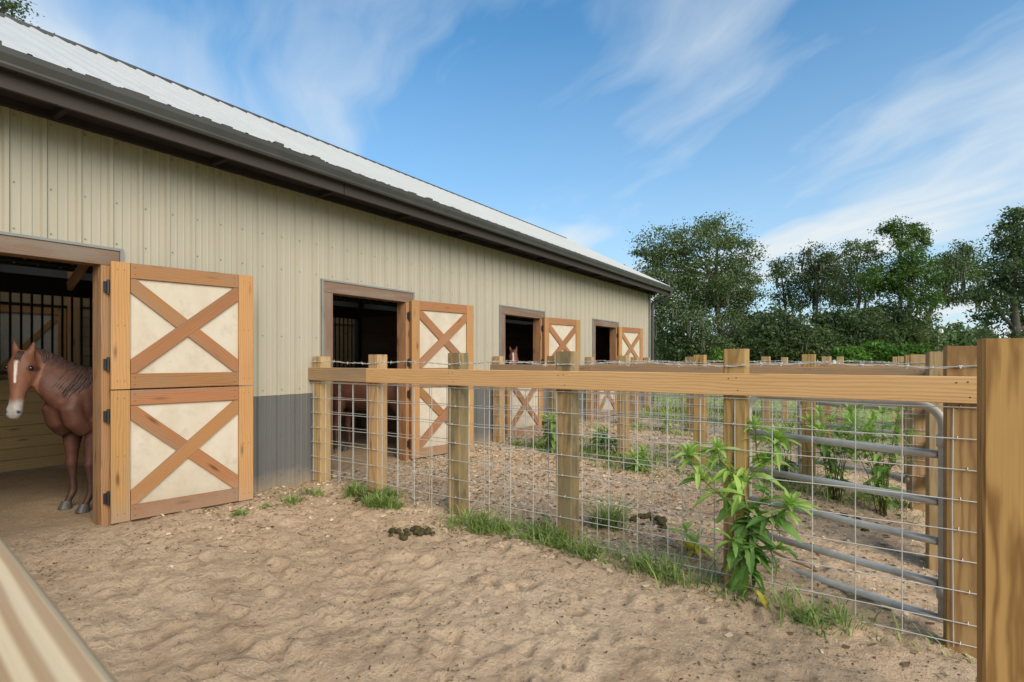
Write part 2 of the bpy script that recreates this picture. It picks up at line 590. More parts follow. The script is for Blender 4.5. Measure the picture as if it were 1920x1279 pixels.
M['chips_dark'] = leafmat('dark_litter', (0.05, 0.035, 0.022), (0.16, 0.11, 0.07), 3, 0.02)
M['stem'] = flat('green_stem', (0.14, 0.14, 0.05), 0.6, 0, 0.3, 0.3, 12)

# ground
m, t, b = new_mat('sandy_ground')
geo = N(t, 'ShaderNodeNewGeometry')
pos = geo.outputs['Position']
sp = N(t, 'ShaderNodeSeparateXYZ')
t.links.new(pos, sp.inputs[0])
n_big = noise_n(t, pos, 0.55, 5, 0.6)
n_mid = noise_n(t, pos, 3.5, 6, 0.65)
n_fin = noise_n(t, pos, 38, 6, 0.7)
n_gr = noise_n(t, pos, 260, 3, 0.6)
c = mixc(t, ramp(t, n_big, [(0.35, 0.0), (0.65, 1.0)]), (0.66, 0.455, 0.29), (0.80, 0.575, 0.38))
c = mixc(t, math_n(t, 'MULTIPLY', ramp(t, n_mid, [(0.51, 0.0), (0.68, 1.0)]), 0.6), c, (0.42, 0.27, 0.165))
c = mixc(t, math_n(t, 'MULTIPLY', ramp(t, n_fin, [(0.56, 0.0), (0.68, 1.0)]), 0.55), c, (0.22, 0.135, 0.08))
c = mixc(t, math_n(t, 'MULTIPLY', ramp(t, n_gr, [(0.55, 0.0), (0.75, 1.0)]), 0.35), c, (0.70, 0.54, 0.38))
# indoor shade of the stalls and doorway, painted into the ground colour
indoor_shade = ramp(t, math_n(t, 'ADD', sp.outputs[0], math_n(t, 'MULTIPLY', n_mid, 0.8)), [(0.0, 1.0), (0.95, 0.0)])
c = mixc(t, math_n(t, 'MULTIPLY', indoor_shade, 0.55), c, (0.23, 0.155, 0.092))
# pasture beyond the paddocks
gm = math_n(t, 'ADD', sp.outputs[1], math_n(t, 'MULTIPLY', math_n(t, 'SUBTRACT', noise_n(t, pos, 0.35, 4, 0.6), 0.5), 5))
gr = ramp(t, math_n(t, 'MULTIPLY', gm, 0.02), [(0.31, 0.0), (0.35, 1.0)])
gx = ramp(t, math_n(t, 'MULTIPLY', math_n(t, 'ADD', sp.outputs[0], noise_n(t, pos, 0.4, 3, 0.6)), 0.05), [(0.42, 0.0), (0.47, 1.0)])
gcol = mixc(t, noise_n(t, pos, 0.8, 6, 0.7), (0.22, 0.29, 0.06), (0.42, 0.48, 0.14))
gcol = mixc(t, math_n(t, 'MULTIPLY', ramp(t, noise_n(t, pos, 1.6, 4, 0.6), [(0.56, 0.0), (0.66, 1.0)]), 0.55), gcol, (0.33, 0.26, 0.17))
c = mixc(t, math_n(t, 'MAXIMUM', gr, gx), c, gcol)
t.links.new(c, b.inputs['Base Color'])
b.inputs['Roughness'].default_value = 0.95
b.inputs['Specular IOR Level'].default_value = 0.1
hgt = math_n(t, 'ADD', math_n(t, 'MULTIPLY', n_fin, 1.0), math_n(t, 'MULTIPLY', n_gr, 0.25))
bump(t, b, hgt, 1.0, 0.05)
M['ground'] = m


# ================================================================== ground
def vnoise(x, y, seed=0):
    """smooth value noise on numpy arrays"""
    xi, yi = np.floor(x).astype(np.int64), np.floor(y).astype(np.int64)
    xf, yf = x - xi, y - yi
    u, v = xf * xf * (3 - 2 * xf), yf * yf * (3 - 2 * yf)

    def h(a, c):
        n = (a * 374761393 + c * 668265263 + seed * 974711) & 0x7fffffff
        n = ((n ^ (n >> 13)) * 1274126177) & 0x7fffffff
        return ((n ^ (n >> 16)) & 0xffff) / 65535.0
    return (h(xi, yi) * (1 - u) + h(xi + 1, yi) * u) * (1 - v) + (h(xi, yi + 1) * (1 - u) + h(xi + 1, yi + 1) * u) * v


GX = np.array([-400, -7, 0.0, 1.1, 2.2, 3.4, 4.7, 5.4, 6.1, 7.5, 400])
GZ = np.array([-0.02, -0.02, -0.03, -0.05, -0.09, -0.12, -0.17, -0.235, -0.30, -0.33, -0.33])
hp = rng.uniform([0.3, 0.2], [6.0, 9.5], (330, 2))
hp[:110] = rng.uniform([1.4, 0.9], [5.2, 3.6], (110, 2))
hr = rng.uniform(0.05, 0.10, 330)
hd = rng.uniform(0.006, 0.026, 330)
hd[:110] = rng.uniform(0.014, 0.034, 110)


def height(x, y):
    x = np.asarray(x, dtype=float)
    y = np.asarray(y, dtype=float)
    z = np.interp(x, GX, GZ)
    lump = np.zeros_like(z)
    for sc, am, sd_ in ((0.9, 0.026, 1), (2.3, 0.018, 2), (5.5, 0.014, 3), (12, 0.013, 4), (24, 0.0100, 5), (46, 0.0085, 6)):
        # a little sheared so that the ridges drift towards the barn
        lump = lump + am * (vnoise((x * 0.8 + y * 0.5) * sc + 50, (y * 1.0 - x * 0.3) * sc + 50, sd_) - 0.5) * 2
    k = np.where(x < -0.1, 0.35, 1.0)
    k = np.where(np.abs(y) > 40, 0.0, k)
    return z + lump * k


def gz(x, y):
    return float(height(np.array([x]), np.array([y]))[0])


def axis(lo, hi, step, far, n=34):
    core = np.arange(lo, hi, step)
    g = np.cumsum(step * 1.18 ** np.arange(1, n + 30))
    g = g[g < far]
    return np.concatenate([-(g[::-1]) + lo, core, core[-1] + g, [core[-1] + far]])


xs = axis(-1.6, 6.6, 0.021, 420)
ys = axis(0.9, 8.4, 0.023, 420)
Xg, Yg = np.meshgrid(xs, ys, indexing='ij')
Zg = height(Xg, Yg)
for (hx, hy), r_, d_ in zip(hp, hr, hd):
    i0, i1 = np.searchsorted(xs, [hx - 2.2 * r_, hx + 2.2 * r_])
    j0, j1 = np.searchsorted(ys, [hy - 2.2 * r_, hy + 2.2 * r_])
    if i1 <= i0 or j1 <= j0:
        continue
    q = np.sqrt((Xg[i0:i1, j0:j1] - hx) ** 2 + (Yg[i0:i1, j0:j1] - hy) ** 2) / r_
    Zg[i0:i1, j0:j1] += -d_ * np.exp(-(q / 0.75) ** 4) + 0.42 * d_ * np.exp(-((q - 1.15) / 0.32) ** 2)
nx, ny = Xg.shape
V = np.stack([Xg.ravel(), Yg.ravel(), Zg.ravel()], 1)
ii, jj = np.meshgrid(np.arange(nx - 1), np.arange(ny - 1), indexing='ij')
a = (ii * ny + jj).ravel()
F = np.stack([a, a + ny, a + ny + 1, a + 1], 1)
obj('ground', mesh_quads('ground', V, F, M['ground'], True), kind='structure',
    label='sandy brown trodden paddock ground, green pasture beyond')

# ================================================================== barn
barn = thing('barn', (0, 0, 0), 0, 'long horse barn with tan ribbed metal walls, grey wainscot and white metal roof', 'barn')
RIB0, RIB = 1.252, 0.2277
Y0, Y1 = RIB0 - 22 * RIB, 15.60
OPEN = [(0.466, 2.006), (4.104, 5.647), (7.846, 9.386), (11.66, 13.20)]
HEAD = 2.367


def prof_points(ya, yb, h=0.024):
    """(y, height) polyline of ribbed sheet between ya and yb"""
    pts = []
    k0 = int(math.floor((ya - RIB0) / RIB)) - 1
    k1 = int(math.ceil((yb - RIB0) / RIB)) + 1
    for k in range(k0, k1 + 1):
        c = RIB0 + k * RIB
        pts += [(c - 0.026, 0), (c - 0.013, h), (c + 0.013, h), (c + 0.026, 0)]
        for mi in (RIB / 3 + 0.004, 2 * RIB / 3 - 0.004):
            pts += [(c + mi - 0.011, 0), (c + mi - 0.004, h * 0.24), (c + mi + 0.004, h * 0.24), (c + mi + 0.011, 0)]
    ys_ = [p[0] for p in pts]
    hs_ = [p[1] for p in pts]
    out = [(ya, float(np.interp(ya, ys_, hs_)))] + [p for p in pts if ya < p[0] < yb] + [(yb, float(np.interp(yb, ys_, hs_)))]
    return out


def sheet(name, ya, yb, z0, z1, x0, mat):
    """vertical siding sheet with the doorways left out"""
    mb = MB()
    cuts = sorted({ya, yb, *[c for o_ in OPEN for c in o_ if ya < c < yb]})
    for a_, b_ in zip(cuts[:-1], cuts[1:]):
        mid = (a_ + b_) / 2
        lo = z0
        if any(o_[0] < mid < o_[1] for o_ in OPEN):
            lo = max(z0, HEAD)
        if lo >= z1:
            continue
        pp = prof_points(a_, b_)
        bse = len(mb.v)
        for y, h in pp:
            mb.v += [(x0 + h, y, lo), (x0 + h, y, z1)]
        for i in range(len(pp) - 1):
            q = bse + 2 * i
            mb.f.append((q, q + 2, q + 3, q + 1))
    if mb.f:
        mb.build(name, mat, barn)


y = Y0
while y < Y1 - 0.05:
    yb = min(y + 4 * RIB, Y1)
    sheet('siding_panel', y, yb, 1.0, 3.80, 0.004, M['tan'])
    sheet('wainscot_panel', y, yb, -0.22, 1.0, 0.0, M['grey'])
    y = yb

# screws
mb = MB()
k = -20
while RIB0 + k * RIB < Y1:
    for off in (0.045,):
        yy = RIB0 + k * RIB + off
        for zz in (0.10, 0.55, 1.06, 1.66, 2.42, 2.78, 3.30):
            if any(o_[0] - 0.02 < yy < o_[1] + 0.02 for o_ in OPEN) and zz < 2.4:
                continue
            mb.box((0.004, yy - 0.0048, zz - 0.0048), (0.011, yy + 0.0048, zz + 0.0048))
    k += 1
mb.build('siding_screws', M['screw'], barn, kind='stuff')

# corner trim and end wall
mb = MB()
mb.box((-0.11, Y1 + 0.001, -0.25), (0.045, Y1 + 0.028, 3.78))
mb.box((0.026, Y1 - 0.075, -0.25), (0.0455, Y1 + 0.001, 3.72))
mb.build('corner_trim', M['trim'], barn)
mb = MB()
gw = [(-0.112, -0.25), (-0.112, 3.78), (-3.0, 5.30), (-6.6, 3.42), (-6.6, -0.25)]
mb.v = [(x_, Y1 - 0.03, z_) for x_, z_ in gw] + [(x_, Y1, z_) for x_, z_ in gw]
mb.f = [(4, 3, 2, 1, 0), (5, 6, 7, 8, 9)] + [(i, (i + 1) % 5, 5 + (i + 1) % 5, 5 + i) for i in range(5)]
mb.build('end_wall_panel', M['tan'], barn)

# roof: sheets from the eave up to the ridge and down the far side
EX, EZ, RX, RZ = 0.56, 3.535, -3.0, 5.43
BXC = -3.36
SL = (RZ - EZ) / (EX - RX)
YE0, YE1 = -4.2, 15.97


def roof_z(x):
    return EZ + (EX - x) * SL if x > RX else RZ - (RX - x) * SL


y = YE0
while y < YE1 - 0.05:
    yb = min(y + 4 * RIB, YE1)
    for xa, xb, nm in ((EX + 0.01, RX, 'roof_panel'), (RX, -7.2, 'roof_panel')):
        pp = prof_points(y, yb, 0.022)
        mb = MB()
        for yy, h in pp:
            mb.v += [(xa, yy, roof_z(xa) + h + 0.02), (xb, yy, roof_z(xb) + h + 0.02)]
        mb.f = [(2 * i, 2 * i + 2, 2 * i + 3, 2 * i + 1) for i in range(len(pp) - 1)]
        mb.build('fill_light_panel' if (xb < RX and any(a0 < (y + yb) / 2 < b0 for a0, b0 in ((0.6, 5.6), (5.9, 9.4), (10.0, 13.0)))) else nm,  # unseen back slope panels added to light the aisle
                 M['fill_sheet'] if (xb < RX and any(a0 < (y + yb) / 2 < b0 for a0, b0 in ((0.6, 5.6), (5.9, 9.4), (10.0, 13.0)))) else M['roof'], barn)
    y = yb
# lining under the sheets, left open under the translucent panels added for fill light
FILL_GAPS = [(0.6, 5.6), (5.9, 9.4), (10.0, 13.0)]
mb = MB()
mb.quad((EX - 0.05, YE0 + 0.02, roof_z(EX - 0.05) + 0.004), (RX, YE0 + 0.02, roof_z(RX) + 0.004), (RX, YE1 - 0.02, roof_z(RX) + 0.004), (EX - 0.05, YE1 - 0.02, roof_z(EX - 0.05) + 0.004))
ya_ = YE0 + 0.02
for a0, b0 in FILL_GAPS + [(YE1 - 0.02, None)]:
    mb.quad((RX, ya_, roof_z(RX) + 0.004), (-7.15, ya_, roof_z(-7.15) + 0.004), (-7.15, a0, roof_z(-7.15) + 0.004), (RX, a0, roof_z(RX) + 0.004))
    ya_ = b0
mb.build('roof_lining', M['lining'], barn)
mb = MB()
mb.box((BXC, -1.0, 2.60), (-0.17, Y1 - 0.04, 2.612))
xq = -0.4
while xq > BXC:
    mb.box((xq - 0.02, -1.0, 2.575), (xq + 0.02, Y1 - 0.04, 2.5995))
    xq -= 0.42
mb.build('stall_ceiling', M['lining'], barn)
mb = MB()
xq = -0.30
while xq > BXC:
    yy = -0.9
    while yy < 8:
        mb.box((xq - 0.010, yy - 0.010, 2.592), (xq + 0.010, yy + 0.010, 2.5995))
        yy += 0.2277
    xq -= 0.42
mb.build('ceiling_screws', M['bright'], barn, kind='stuff')
# ridge closure
mb = MB()
mb.box((RX - 0.10, YE0, RZ + 0.012), (RX + 0.03, YE1, RZ + 0.052))
mb.build('ridge_cap', M['gutter'], barn)
# rake trim at the far gable
for xa, xb in ((EX, RX), (RX, -7.15)):
    board('rake_trim', (xa, YE1 + 0.012, roof_z(xa) - 0.06), (xb, YE1 + 0.012, roof_z(xb) - 0.06), 0.15, 0.022, M['gutter'], barn)
# purlins + rafters
xp = 0.30
while xp > -6.9:
    board('purlin', (xp, Y0, roof_z(xp) - 0.045), (xp, Y1 + 0.3, roof_z(xp) - 0.045), 0.09, 0.038, M['shaded_board'], barn)
    xp -= 0.61
for yy in (0.06, 3.80, 7.55, 11.30, 15.2):
    for xa, xb in ((0.45, RX + 0.02), (RX - 0.02, -6.6)):
        board('rafter', (xa, yy, roof_z(xa) - 0.20), (xb, yy, roof_z(xb) - 0.20), 0.18, 0.042, M['brown_board'], barn)
# eave: fascia, soffit, gutter
board('fascia_board', (0.505, YE0, 3.395), (0.505, 4.02, 3.395), 0.21, 0.03, M['brown_board'], barn)
board('fascia_board', (0.505, 4.03, 3.395), (0.505, 9.9, 3.395), 0.21, 0.03, M['brown_board'], barn)
board('fascia_board', (0.505, 9.91, 3.395), (0.505, YE1 - 0.02, 3.395), 0.21, 0.03, M['brown_board'], barn)
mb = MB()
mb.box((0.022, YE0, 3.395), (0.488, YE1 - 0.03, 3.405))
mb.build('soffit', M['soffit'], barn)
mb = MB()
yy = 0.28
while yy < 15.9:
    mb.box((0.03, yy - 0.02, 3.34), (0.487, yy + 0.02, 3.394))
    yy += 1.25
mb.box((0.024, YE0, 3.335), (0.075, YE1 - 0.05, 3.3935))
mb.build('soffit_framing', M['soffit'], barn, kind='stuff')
gp = [(0.522, 3.545), (0.522, 3.412), (0.600, 3.405), (0.612, 3.425), (0.612, 3.440), (0.632, 3.492), (0.636, 3.535), (0.624, 3.540), (0.618, 3.530)]
gi = [(0.612, 3.527), (0.612, 3.494), (0.598, 3.442), (0.592, 3.418), (0.528, 3.420), (0.528, 3.545)]
ring = gp + gi
mb = MB()
for yy in (YE0 + 0.03, YE1 - 0.02):
    mb.v += [(x_, yy, z_) for x_, z_ in ring]
n_ = len(ring)
mb.f = [(i, (i + 1) % n_, n_ + (i + 1) % n_, n_ + i) for i in range(n_)]
mb.quad(*[(x_, YE1 - 0.018, z_) for x_, z_ in gp])
mb.build('gutter', M['gutter'], barn)
# gutter brackets catch a little light on the lip; downspout at the far corner
mb = MB()
mb.tube([(0.575, 15.86, 3.42), (0.575, 15.86, 3.34), (0.54, 15.84, 3.27), (0.14, 15.70, 3.12), (0.085, 15.665, 3.05), (0.085, 15.66, 2.9), (0.085, 15.66, 0.02)], 0.042, 8)
mb.build('downspout', M['gutter'], barn)
# leaf debris along the gutter rim
mb = MB()
for i in range(700):
    yy = rng.uniform(1.0, 15.8)
    s_ = rng.uniform(0.008, 0.026) * (1.25 if yy < 6 else 0.8)
    x_ = rng.uniform(0.53, 0.60)
    mb.box((x_ - s_, yy - s_ * 1.5, 3.515), (x_ + s_, yy + s_ * 1.5, 3.532 + s_ * rng.uniform(0.2, 1.1)))
mb.build('gutter_debris', M['debris'], barn, kind='stuff')

# door frames
for (oa, ob) in OPEN:
    wm = M['weathered']
    board('header_board', (0.006, oa + 0.012, HEAD - 0.082), (0.006, ob - 0.012, HEAD - 0.082), 0.135, 0.038, wm, barn)
    board('jamb_board', (0.006, oa + 0.081, -0.1), (0.006, oa + 0.081, HEAD - 0.151), 0.135, 0.038, wm, barn, wdir=(0, 1, 0))
    board('jamb_board', (0.006, ob - 0.081, -0.1), (0.006, ob - 0.081, HEAD - 0.151), 0.135, 0.038, M['jamb'], barn, wdir=(0, 1, 0))
    for yj in (oa + 0.081, ob - 0.081):
        board('jamb_post', (-0.085, yj, -0.1), (-0.085, yj, HEAD - 0.02), 0.135, 0.14, M['jamb'], barn, wdir=(0, 1, 0))
    board('header_beam', (-0.085, oa + 0.15, HEAD - 0.082), (-0.085, ob - 0.15, HEAD - 0.082), 0.13, 0.14, M['jamb'], barn)
    mb = MB()
    mb.box((0.002, oa - 0.018, HEAD - 0.012), (0.034, ob + 0.018, HEAD + 0.010))
    mb.box((0.002, oa - 0.018, -0.2), (0.034, oa + 0.008, HEAD - 0.0125))
    mb.box((0.002, ob - 0.008, -0.2), (0.034, ob + 0.018, HEAD - 0.0125))
    mb.build('doorway_trim', M['trim'], barn)

# dutch doors
DA = R(10.3)
ud = Vector((math.sin(DA), math.cos(DA), 0))
nd = Vector((math.cos(DA), -math.sin(DA), 0))
UP = Vector((0, 0, 1))


def leaf(H, z0, z1, W=1.18, ud=ud, nd=nd):
    root = bpy.data.objects.new('door_leaf', None)
    Mx = Matrix((ud, nd, UP)).transposed().to_4x4()
    # keep a right handed frame: x along the leaf, y = outward normal flipped
    Mx = Matrix.Identity(4)
    Mx.translation = H + UP * z0
    put(root, barn, Mx)

    def pt(u, n, z):
        return H + ud * u + nd * n + UP * z

    sw = 0.142
    fr = 0.030          # boards lie on the panel, 22 mm thick
    mb = MB()
    a_, b_, c_, d_ = (pt(sw * 0.3, 0.006, z0 + 0.03), pt(W - sw * 0.3, 0.006, z0 + 0.03), pt(W - sw * 0.3, 0.006, z1 - 0.03), pt(sw * 0.3, 0.006, z1 - 0.03))
    e = nd * 0.013
    bse = [a_, b_, c_, d_, a_ + e, b_ + e, c_ + e, d_ + e]
    ctr = sum(bse, Vector()) / 8
    me = mesh_from('panel', [v - ctr for v in bse], [(0, 1, 2, 3), (7, 6, 5, 4), (0, 4, 5, 1), (1, 5, 6, 2), (2, 6, 7, 3), (3, 7, 4, 0)], M['cream'])
    obj('panel', me, root, Matrix.Translation(ctr))
    # stiles
    for u in (sw / 2, W - sw / 2):
        board('stile', pt(u, 0.022, z0), pt(u, 0.022, z1), sw - 0.002, 0.044, M['stile'], root, wdir=ud)
    for z in (z0 + 0.068, z1 - 0.068):
        board('cross_rail', pt(sw + 0.002, fr, z), pt(W - sw - 0.002, fr, z), 0.134, 0.022, M['door'], root, wdir=UP)
    # braces: inner rectangle
    ua, ub, za, zb = sw + 0.003, W - sw - 0.003, z0 + 0.138, z1 - 0.138
    bw = 0.118
    # both braces are clipped to the inner rectangle so that their ends butt against the frame
    def clipped(pa_, pb_, n, th, cut=None):
        d = (Vector(pb_) - Vector(pa_)).normalized()
        q = Vector((-d.y, d.x)) * (bw / 2)
        poly = [Vector(pa_) - d * .3 - q, Vector(pb_) + d * .3 - q, Vector(pb_) + d * .3 + q, Vector(pa_) - d * .3 + q]
        planes = [((1, 0), ua), ((-1, 0), -ub), ((0, 1), za), ((0, -1), -zb)]
        if cut:
            planes.append(cut)
        for nn, dd in planes:
            nn = Vector(nn)
            out = []
            for i in range(len(poly)):
                A, B = poly[i], poly[(i + 1) % len(poly)]
                sa, sb = A.dot(nn) - dd, B.dot(nn) - dd
                if sa >= 0:
                    out.append(A)
                if (sa > 0) != (sb > 0) and abs(sa - sb) > 1e-9:
                    out.append(A + (B - A) * (sa / (sa - sb)))
            poly = out
            if len(poly) < 3:
                return
        c2 = sum(poly, Vector((0, 0))) / len(poly)
        lx = Vector((d.x, d.y))
        ly = Vector((-d.y, d.x))
        V_ = []
        for w_ in (0, th):
            V_ += [((p_ - c2).dot(lx), (p_ - c2).dot(ly), w_) for p_ in poly]
        k_ = len(poly)
        F_ = [tuple(reversed(range(k_))), tuple(range(k_, 2 * k_))] + [(i, (i + 1) % k_, k_ + (i + 1) % k_, k_ + i) for i in range(k_)]
        me_ = mesh_from('brace', V_, F_, M['door'])
        X = ud * d.x + UP * d.y
        Yv = ud * (-d.y) + UP * d.x
        Zv = X.cross(Yv)
        sgn = 1 if Zv.dot(nd) > 0 else -1
        if sgn < 0:
            for v in me_.vertices:
                v.co.z = -v.co.z
            me_.flip_normals()
        Mb = Matrix((X, Yv, Zv)).transposed().to_4x4()
        Mb.translation = pt(c2.x, n, c2.y)
        obj('brace', me_, root, Mb)

    A, B = (ua, za), (ub, zb)
    C_, D_ = (ua, zb), (ub, za)
    dl = (Vector(B) - Vector(A)).normalized()
    # shorten the aim of each brace a little so it lands inside the corner
    ins = 0.045
    A2, B2 = (ua, za + ins), (ub, zb - ins)
    C2, D2 = (ua, zb - ins), (ub, za + ins)
    dl = (Vector(B2) - Vector(A2)).normalized()
    nn = Vector((-dl.y, dl.x))
    base = Vector(A2).dot(nn)
    clipped(A2, B2, 0.0195, 0.0235)
    clipped(C2, D2, 0.0195, 0.0215, cut=((nn.x, nn.y), base + bw / 2 + 0.001))
    clipped(C2, D2, 0.0195, 0.0215, cut=((-nn.x, -nn.y), -(base - bw / 2) + 0.001))
    mb = MB()
    for (un, zn) in [(u_, z_ + o2) for u_ in (sw + 0.035, W - sw - 0.035) for z_ in (z0 + 0.068, z1 - 0.068) for o2 in (-0.03, 0.03)] + [(u_, z_) for u_ in (sw * .35, sw * .7, W - sw * .65, W - sw * .3) for z_ in (z0 + 0.07, (z0 + z1) / 2, z1 - 0.07)]:
        pn_ = pt(un, 0.0425 if (sw < un < W - sw) else 0.0445, zn)
        mb.tube([tuple(pn_ - nd * 0.004), tuple(pn_)], 0.0042, 6)
    mb.build('screw_heads', M['black'], root, kind='stuff')
    # hinges on the jamb side
    for z in (z0 + 0.22, z1 - 0.22):
        mb = MB()
        mb.tube([tuple(pt(-0.012, 0.012, z - 0.06)), tuple(pt(-0.012, 0.012, z + 0.06))], 0.011, 8)
        c0 = pt(-0.03, 0.002, z)
        mb.box((c0.x - 0.004, c0.y - 0.014, z - 0.045), (c0.x + 0.006, c0.y + 0.014, z + 0.045))
        mb.build('hinge', M['black'], root)
    return root


for (oa, ob) in OPEN:
    H = Vector((0.050, ob - 0.093, 0))
    leaf(H, 1.140, 2.250)
    if oa > 7:      # the two far doors have only their upper leaf open
        leaf(Vector((0.032, ob - 0.160, 0)), -0.020, 1.130, ob - oa - 0.30, Vector((0, -1, 0)), Vector((1, 0, 0)))
    else:
        leaf(H, -0.020, 1.130)

# stall interiors
PART = [0.06, 3.80, 7.55, 11.30, 15.2]
BX = -3.40
for yy in PART:
    dark = yy > 3  # gloom of the farther stalls is put into darker wood colours
    z = 0.07
    while z < 2.2:
        mt = M['shaded_board'] if dark else M['stall_board']
        board('partition_board', (-0.17, yy, z), (BX + 0.08, yy, z), 0.138, 0.038, mt, barn)
        z += 0.142
    board('stall_post', (BX, yy, -0.1), (BX, yy, roof_z(BX) - 0.3), 0.14, 0.14, M['brown_board'] if dark else M['jamb'], barn, wdir=(0, 1, 0))
for i, (ya, yb) in enumerate(zip(PART[:-1], PART[1:])):
    z = 0.07
    while z < 1.2:
        board('stall_front_board', (BX, ya + 0.075, z), (BX, yb - 0.075, z), 0.138, 0.038, M['stall_board'] if i == 0 else M['shaded_board'], barn)
        z += 0.142
    board('bar_sill', (BX, ya + 0.075, 1.235), (BX, yb - 0.075, 1.235), 0.045, 0.06, M['black'], barn)
    board('stall_beam', (BX, ya + 0.075, 2.36), (BX, yb - 0.075, 2.36), 0.24, 0.06, M['brown_board'], barn)
    board('stall_beam', (BX, ya + 0.075, 2.88), (BX, yb - 0.075, 2.88), 0.20, 0.06, M['brown_board'], barn)
    yy = ya + 0.13
    while yy < yb - 0.1:
        board('stall_bar', (BX, yy, 1.258), (BX, yy, 2.24), 0.024, 0.024, M['black'], barn, wdir=(0, 1, 0), c=0.006)
        yy += 0.104
# aisle wall opposite
WX = -6.60
for ya, yb in ((0.0, 2.40), (3.72, 7.4), (7.42, 11.4), (11.42, 15.5)):
    z = 0.09
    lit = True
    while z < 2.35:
        board('aisle_wall_board', (WX, ya, z), (WX, yb, z), 0.175, 0.035, M['stall_board'] if lit else M['shaded_board'], barn)
        z += 0.182
for yy in (-0.1, 2.46, 3.64):
    board('aisle_post', (WX + 0.09, yy, -0.1), (WX + 0.09, yy, 3.2), 0.14, 0.14, M['stile'], barn, wdir=(0, 1, 0))
board('aisle_beam', (WX + 0.03, 0.0, 2.45), (WX + 0.03, 15.5, 2.45), 0.16, 0.05, M['stall_board'], barn)
mb = MB()
mb.box((WX - 0.03, Y0, 2.54), (WX - 0.012, Y1, roof_z(WX) - 0.02))
mb.box((WX - 0.06, Y0, -0.2), (WX - 0.04, Y1, 2.55))
mb.build('aisle_wall_panel', M['grey'], barn)
# closed pale door in the aisle wall
ad = bpy.data.objects.new('aisle_door', None)
put(ad, barn, Matrix.Translation(Vector((WX, 3.05, 0))))
mb = MB()
mb.box((WX - 0.02, 2.54, 0.02), (WX, 3.56, 2.32))
mb.build('panel', M['cream'], ad)
for yy in (2.60, 3.50):
    board('stile', (WX + 0.012, yy, 0.02), (WX + 0.012, yy, 2.32), 0.12, 0.022, M['stile'], ad, wdir=(0, 1, 0))
for z in (0.08, 1.15, 2.26):
    board('cross_rail', (WX + 0.012, 2.665, z), (WX + 0.012, 3.435, z), 0.12, 0.022, M['stile'], ad)
board('brace', (WX + 0.010, 2.67, 1.24), (WX + 0.010, 3.43, 2.16), 0.09, 0.018, M['stile'], ad)
# diagonal braces by the door heads
board('knee_brace', (-0.15, 1.90, 2.42), (-0.85, 1.90, 2.10), 0.09, 0.038, M['jamb'], barn)
board('knee_brace', (-0.15, 4.32, 2.36), (-1.25, 4.32, 2.02), 0.10, 0.038, M['brown_board'], barn)
board('tie_beam', (-0.17, 3.80, 2.52), (BX, 3.80, 2.52), 0.14, 0.04, M['brown_board'], barn)
# pale square bars over the second stall, under the roof
for k_, xx in enumerate((-1.0, -1.9, -2.8)):
    board('pale_bar', (xx, 4.0, 2.62 + 0.10 * k_), (xx, 7.3, 2.62 + 0.10 * k_), 0.03, 0.03, M['bright'], barn, c=0.005)

# ================================================================== fences
POSTW = 0.146


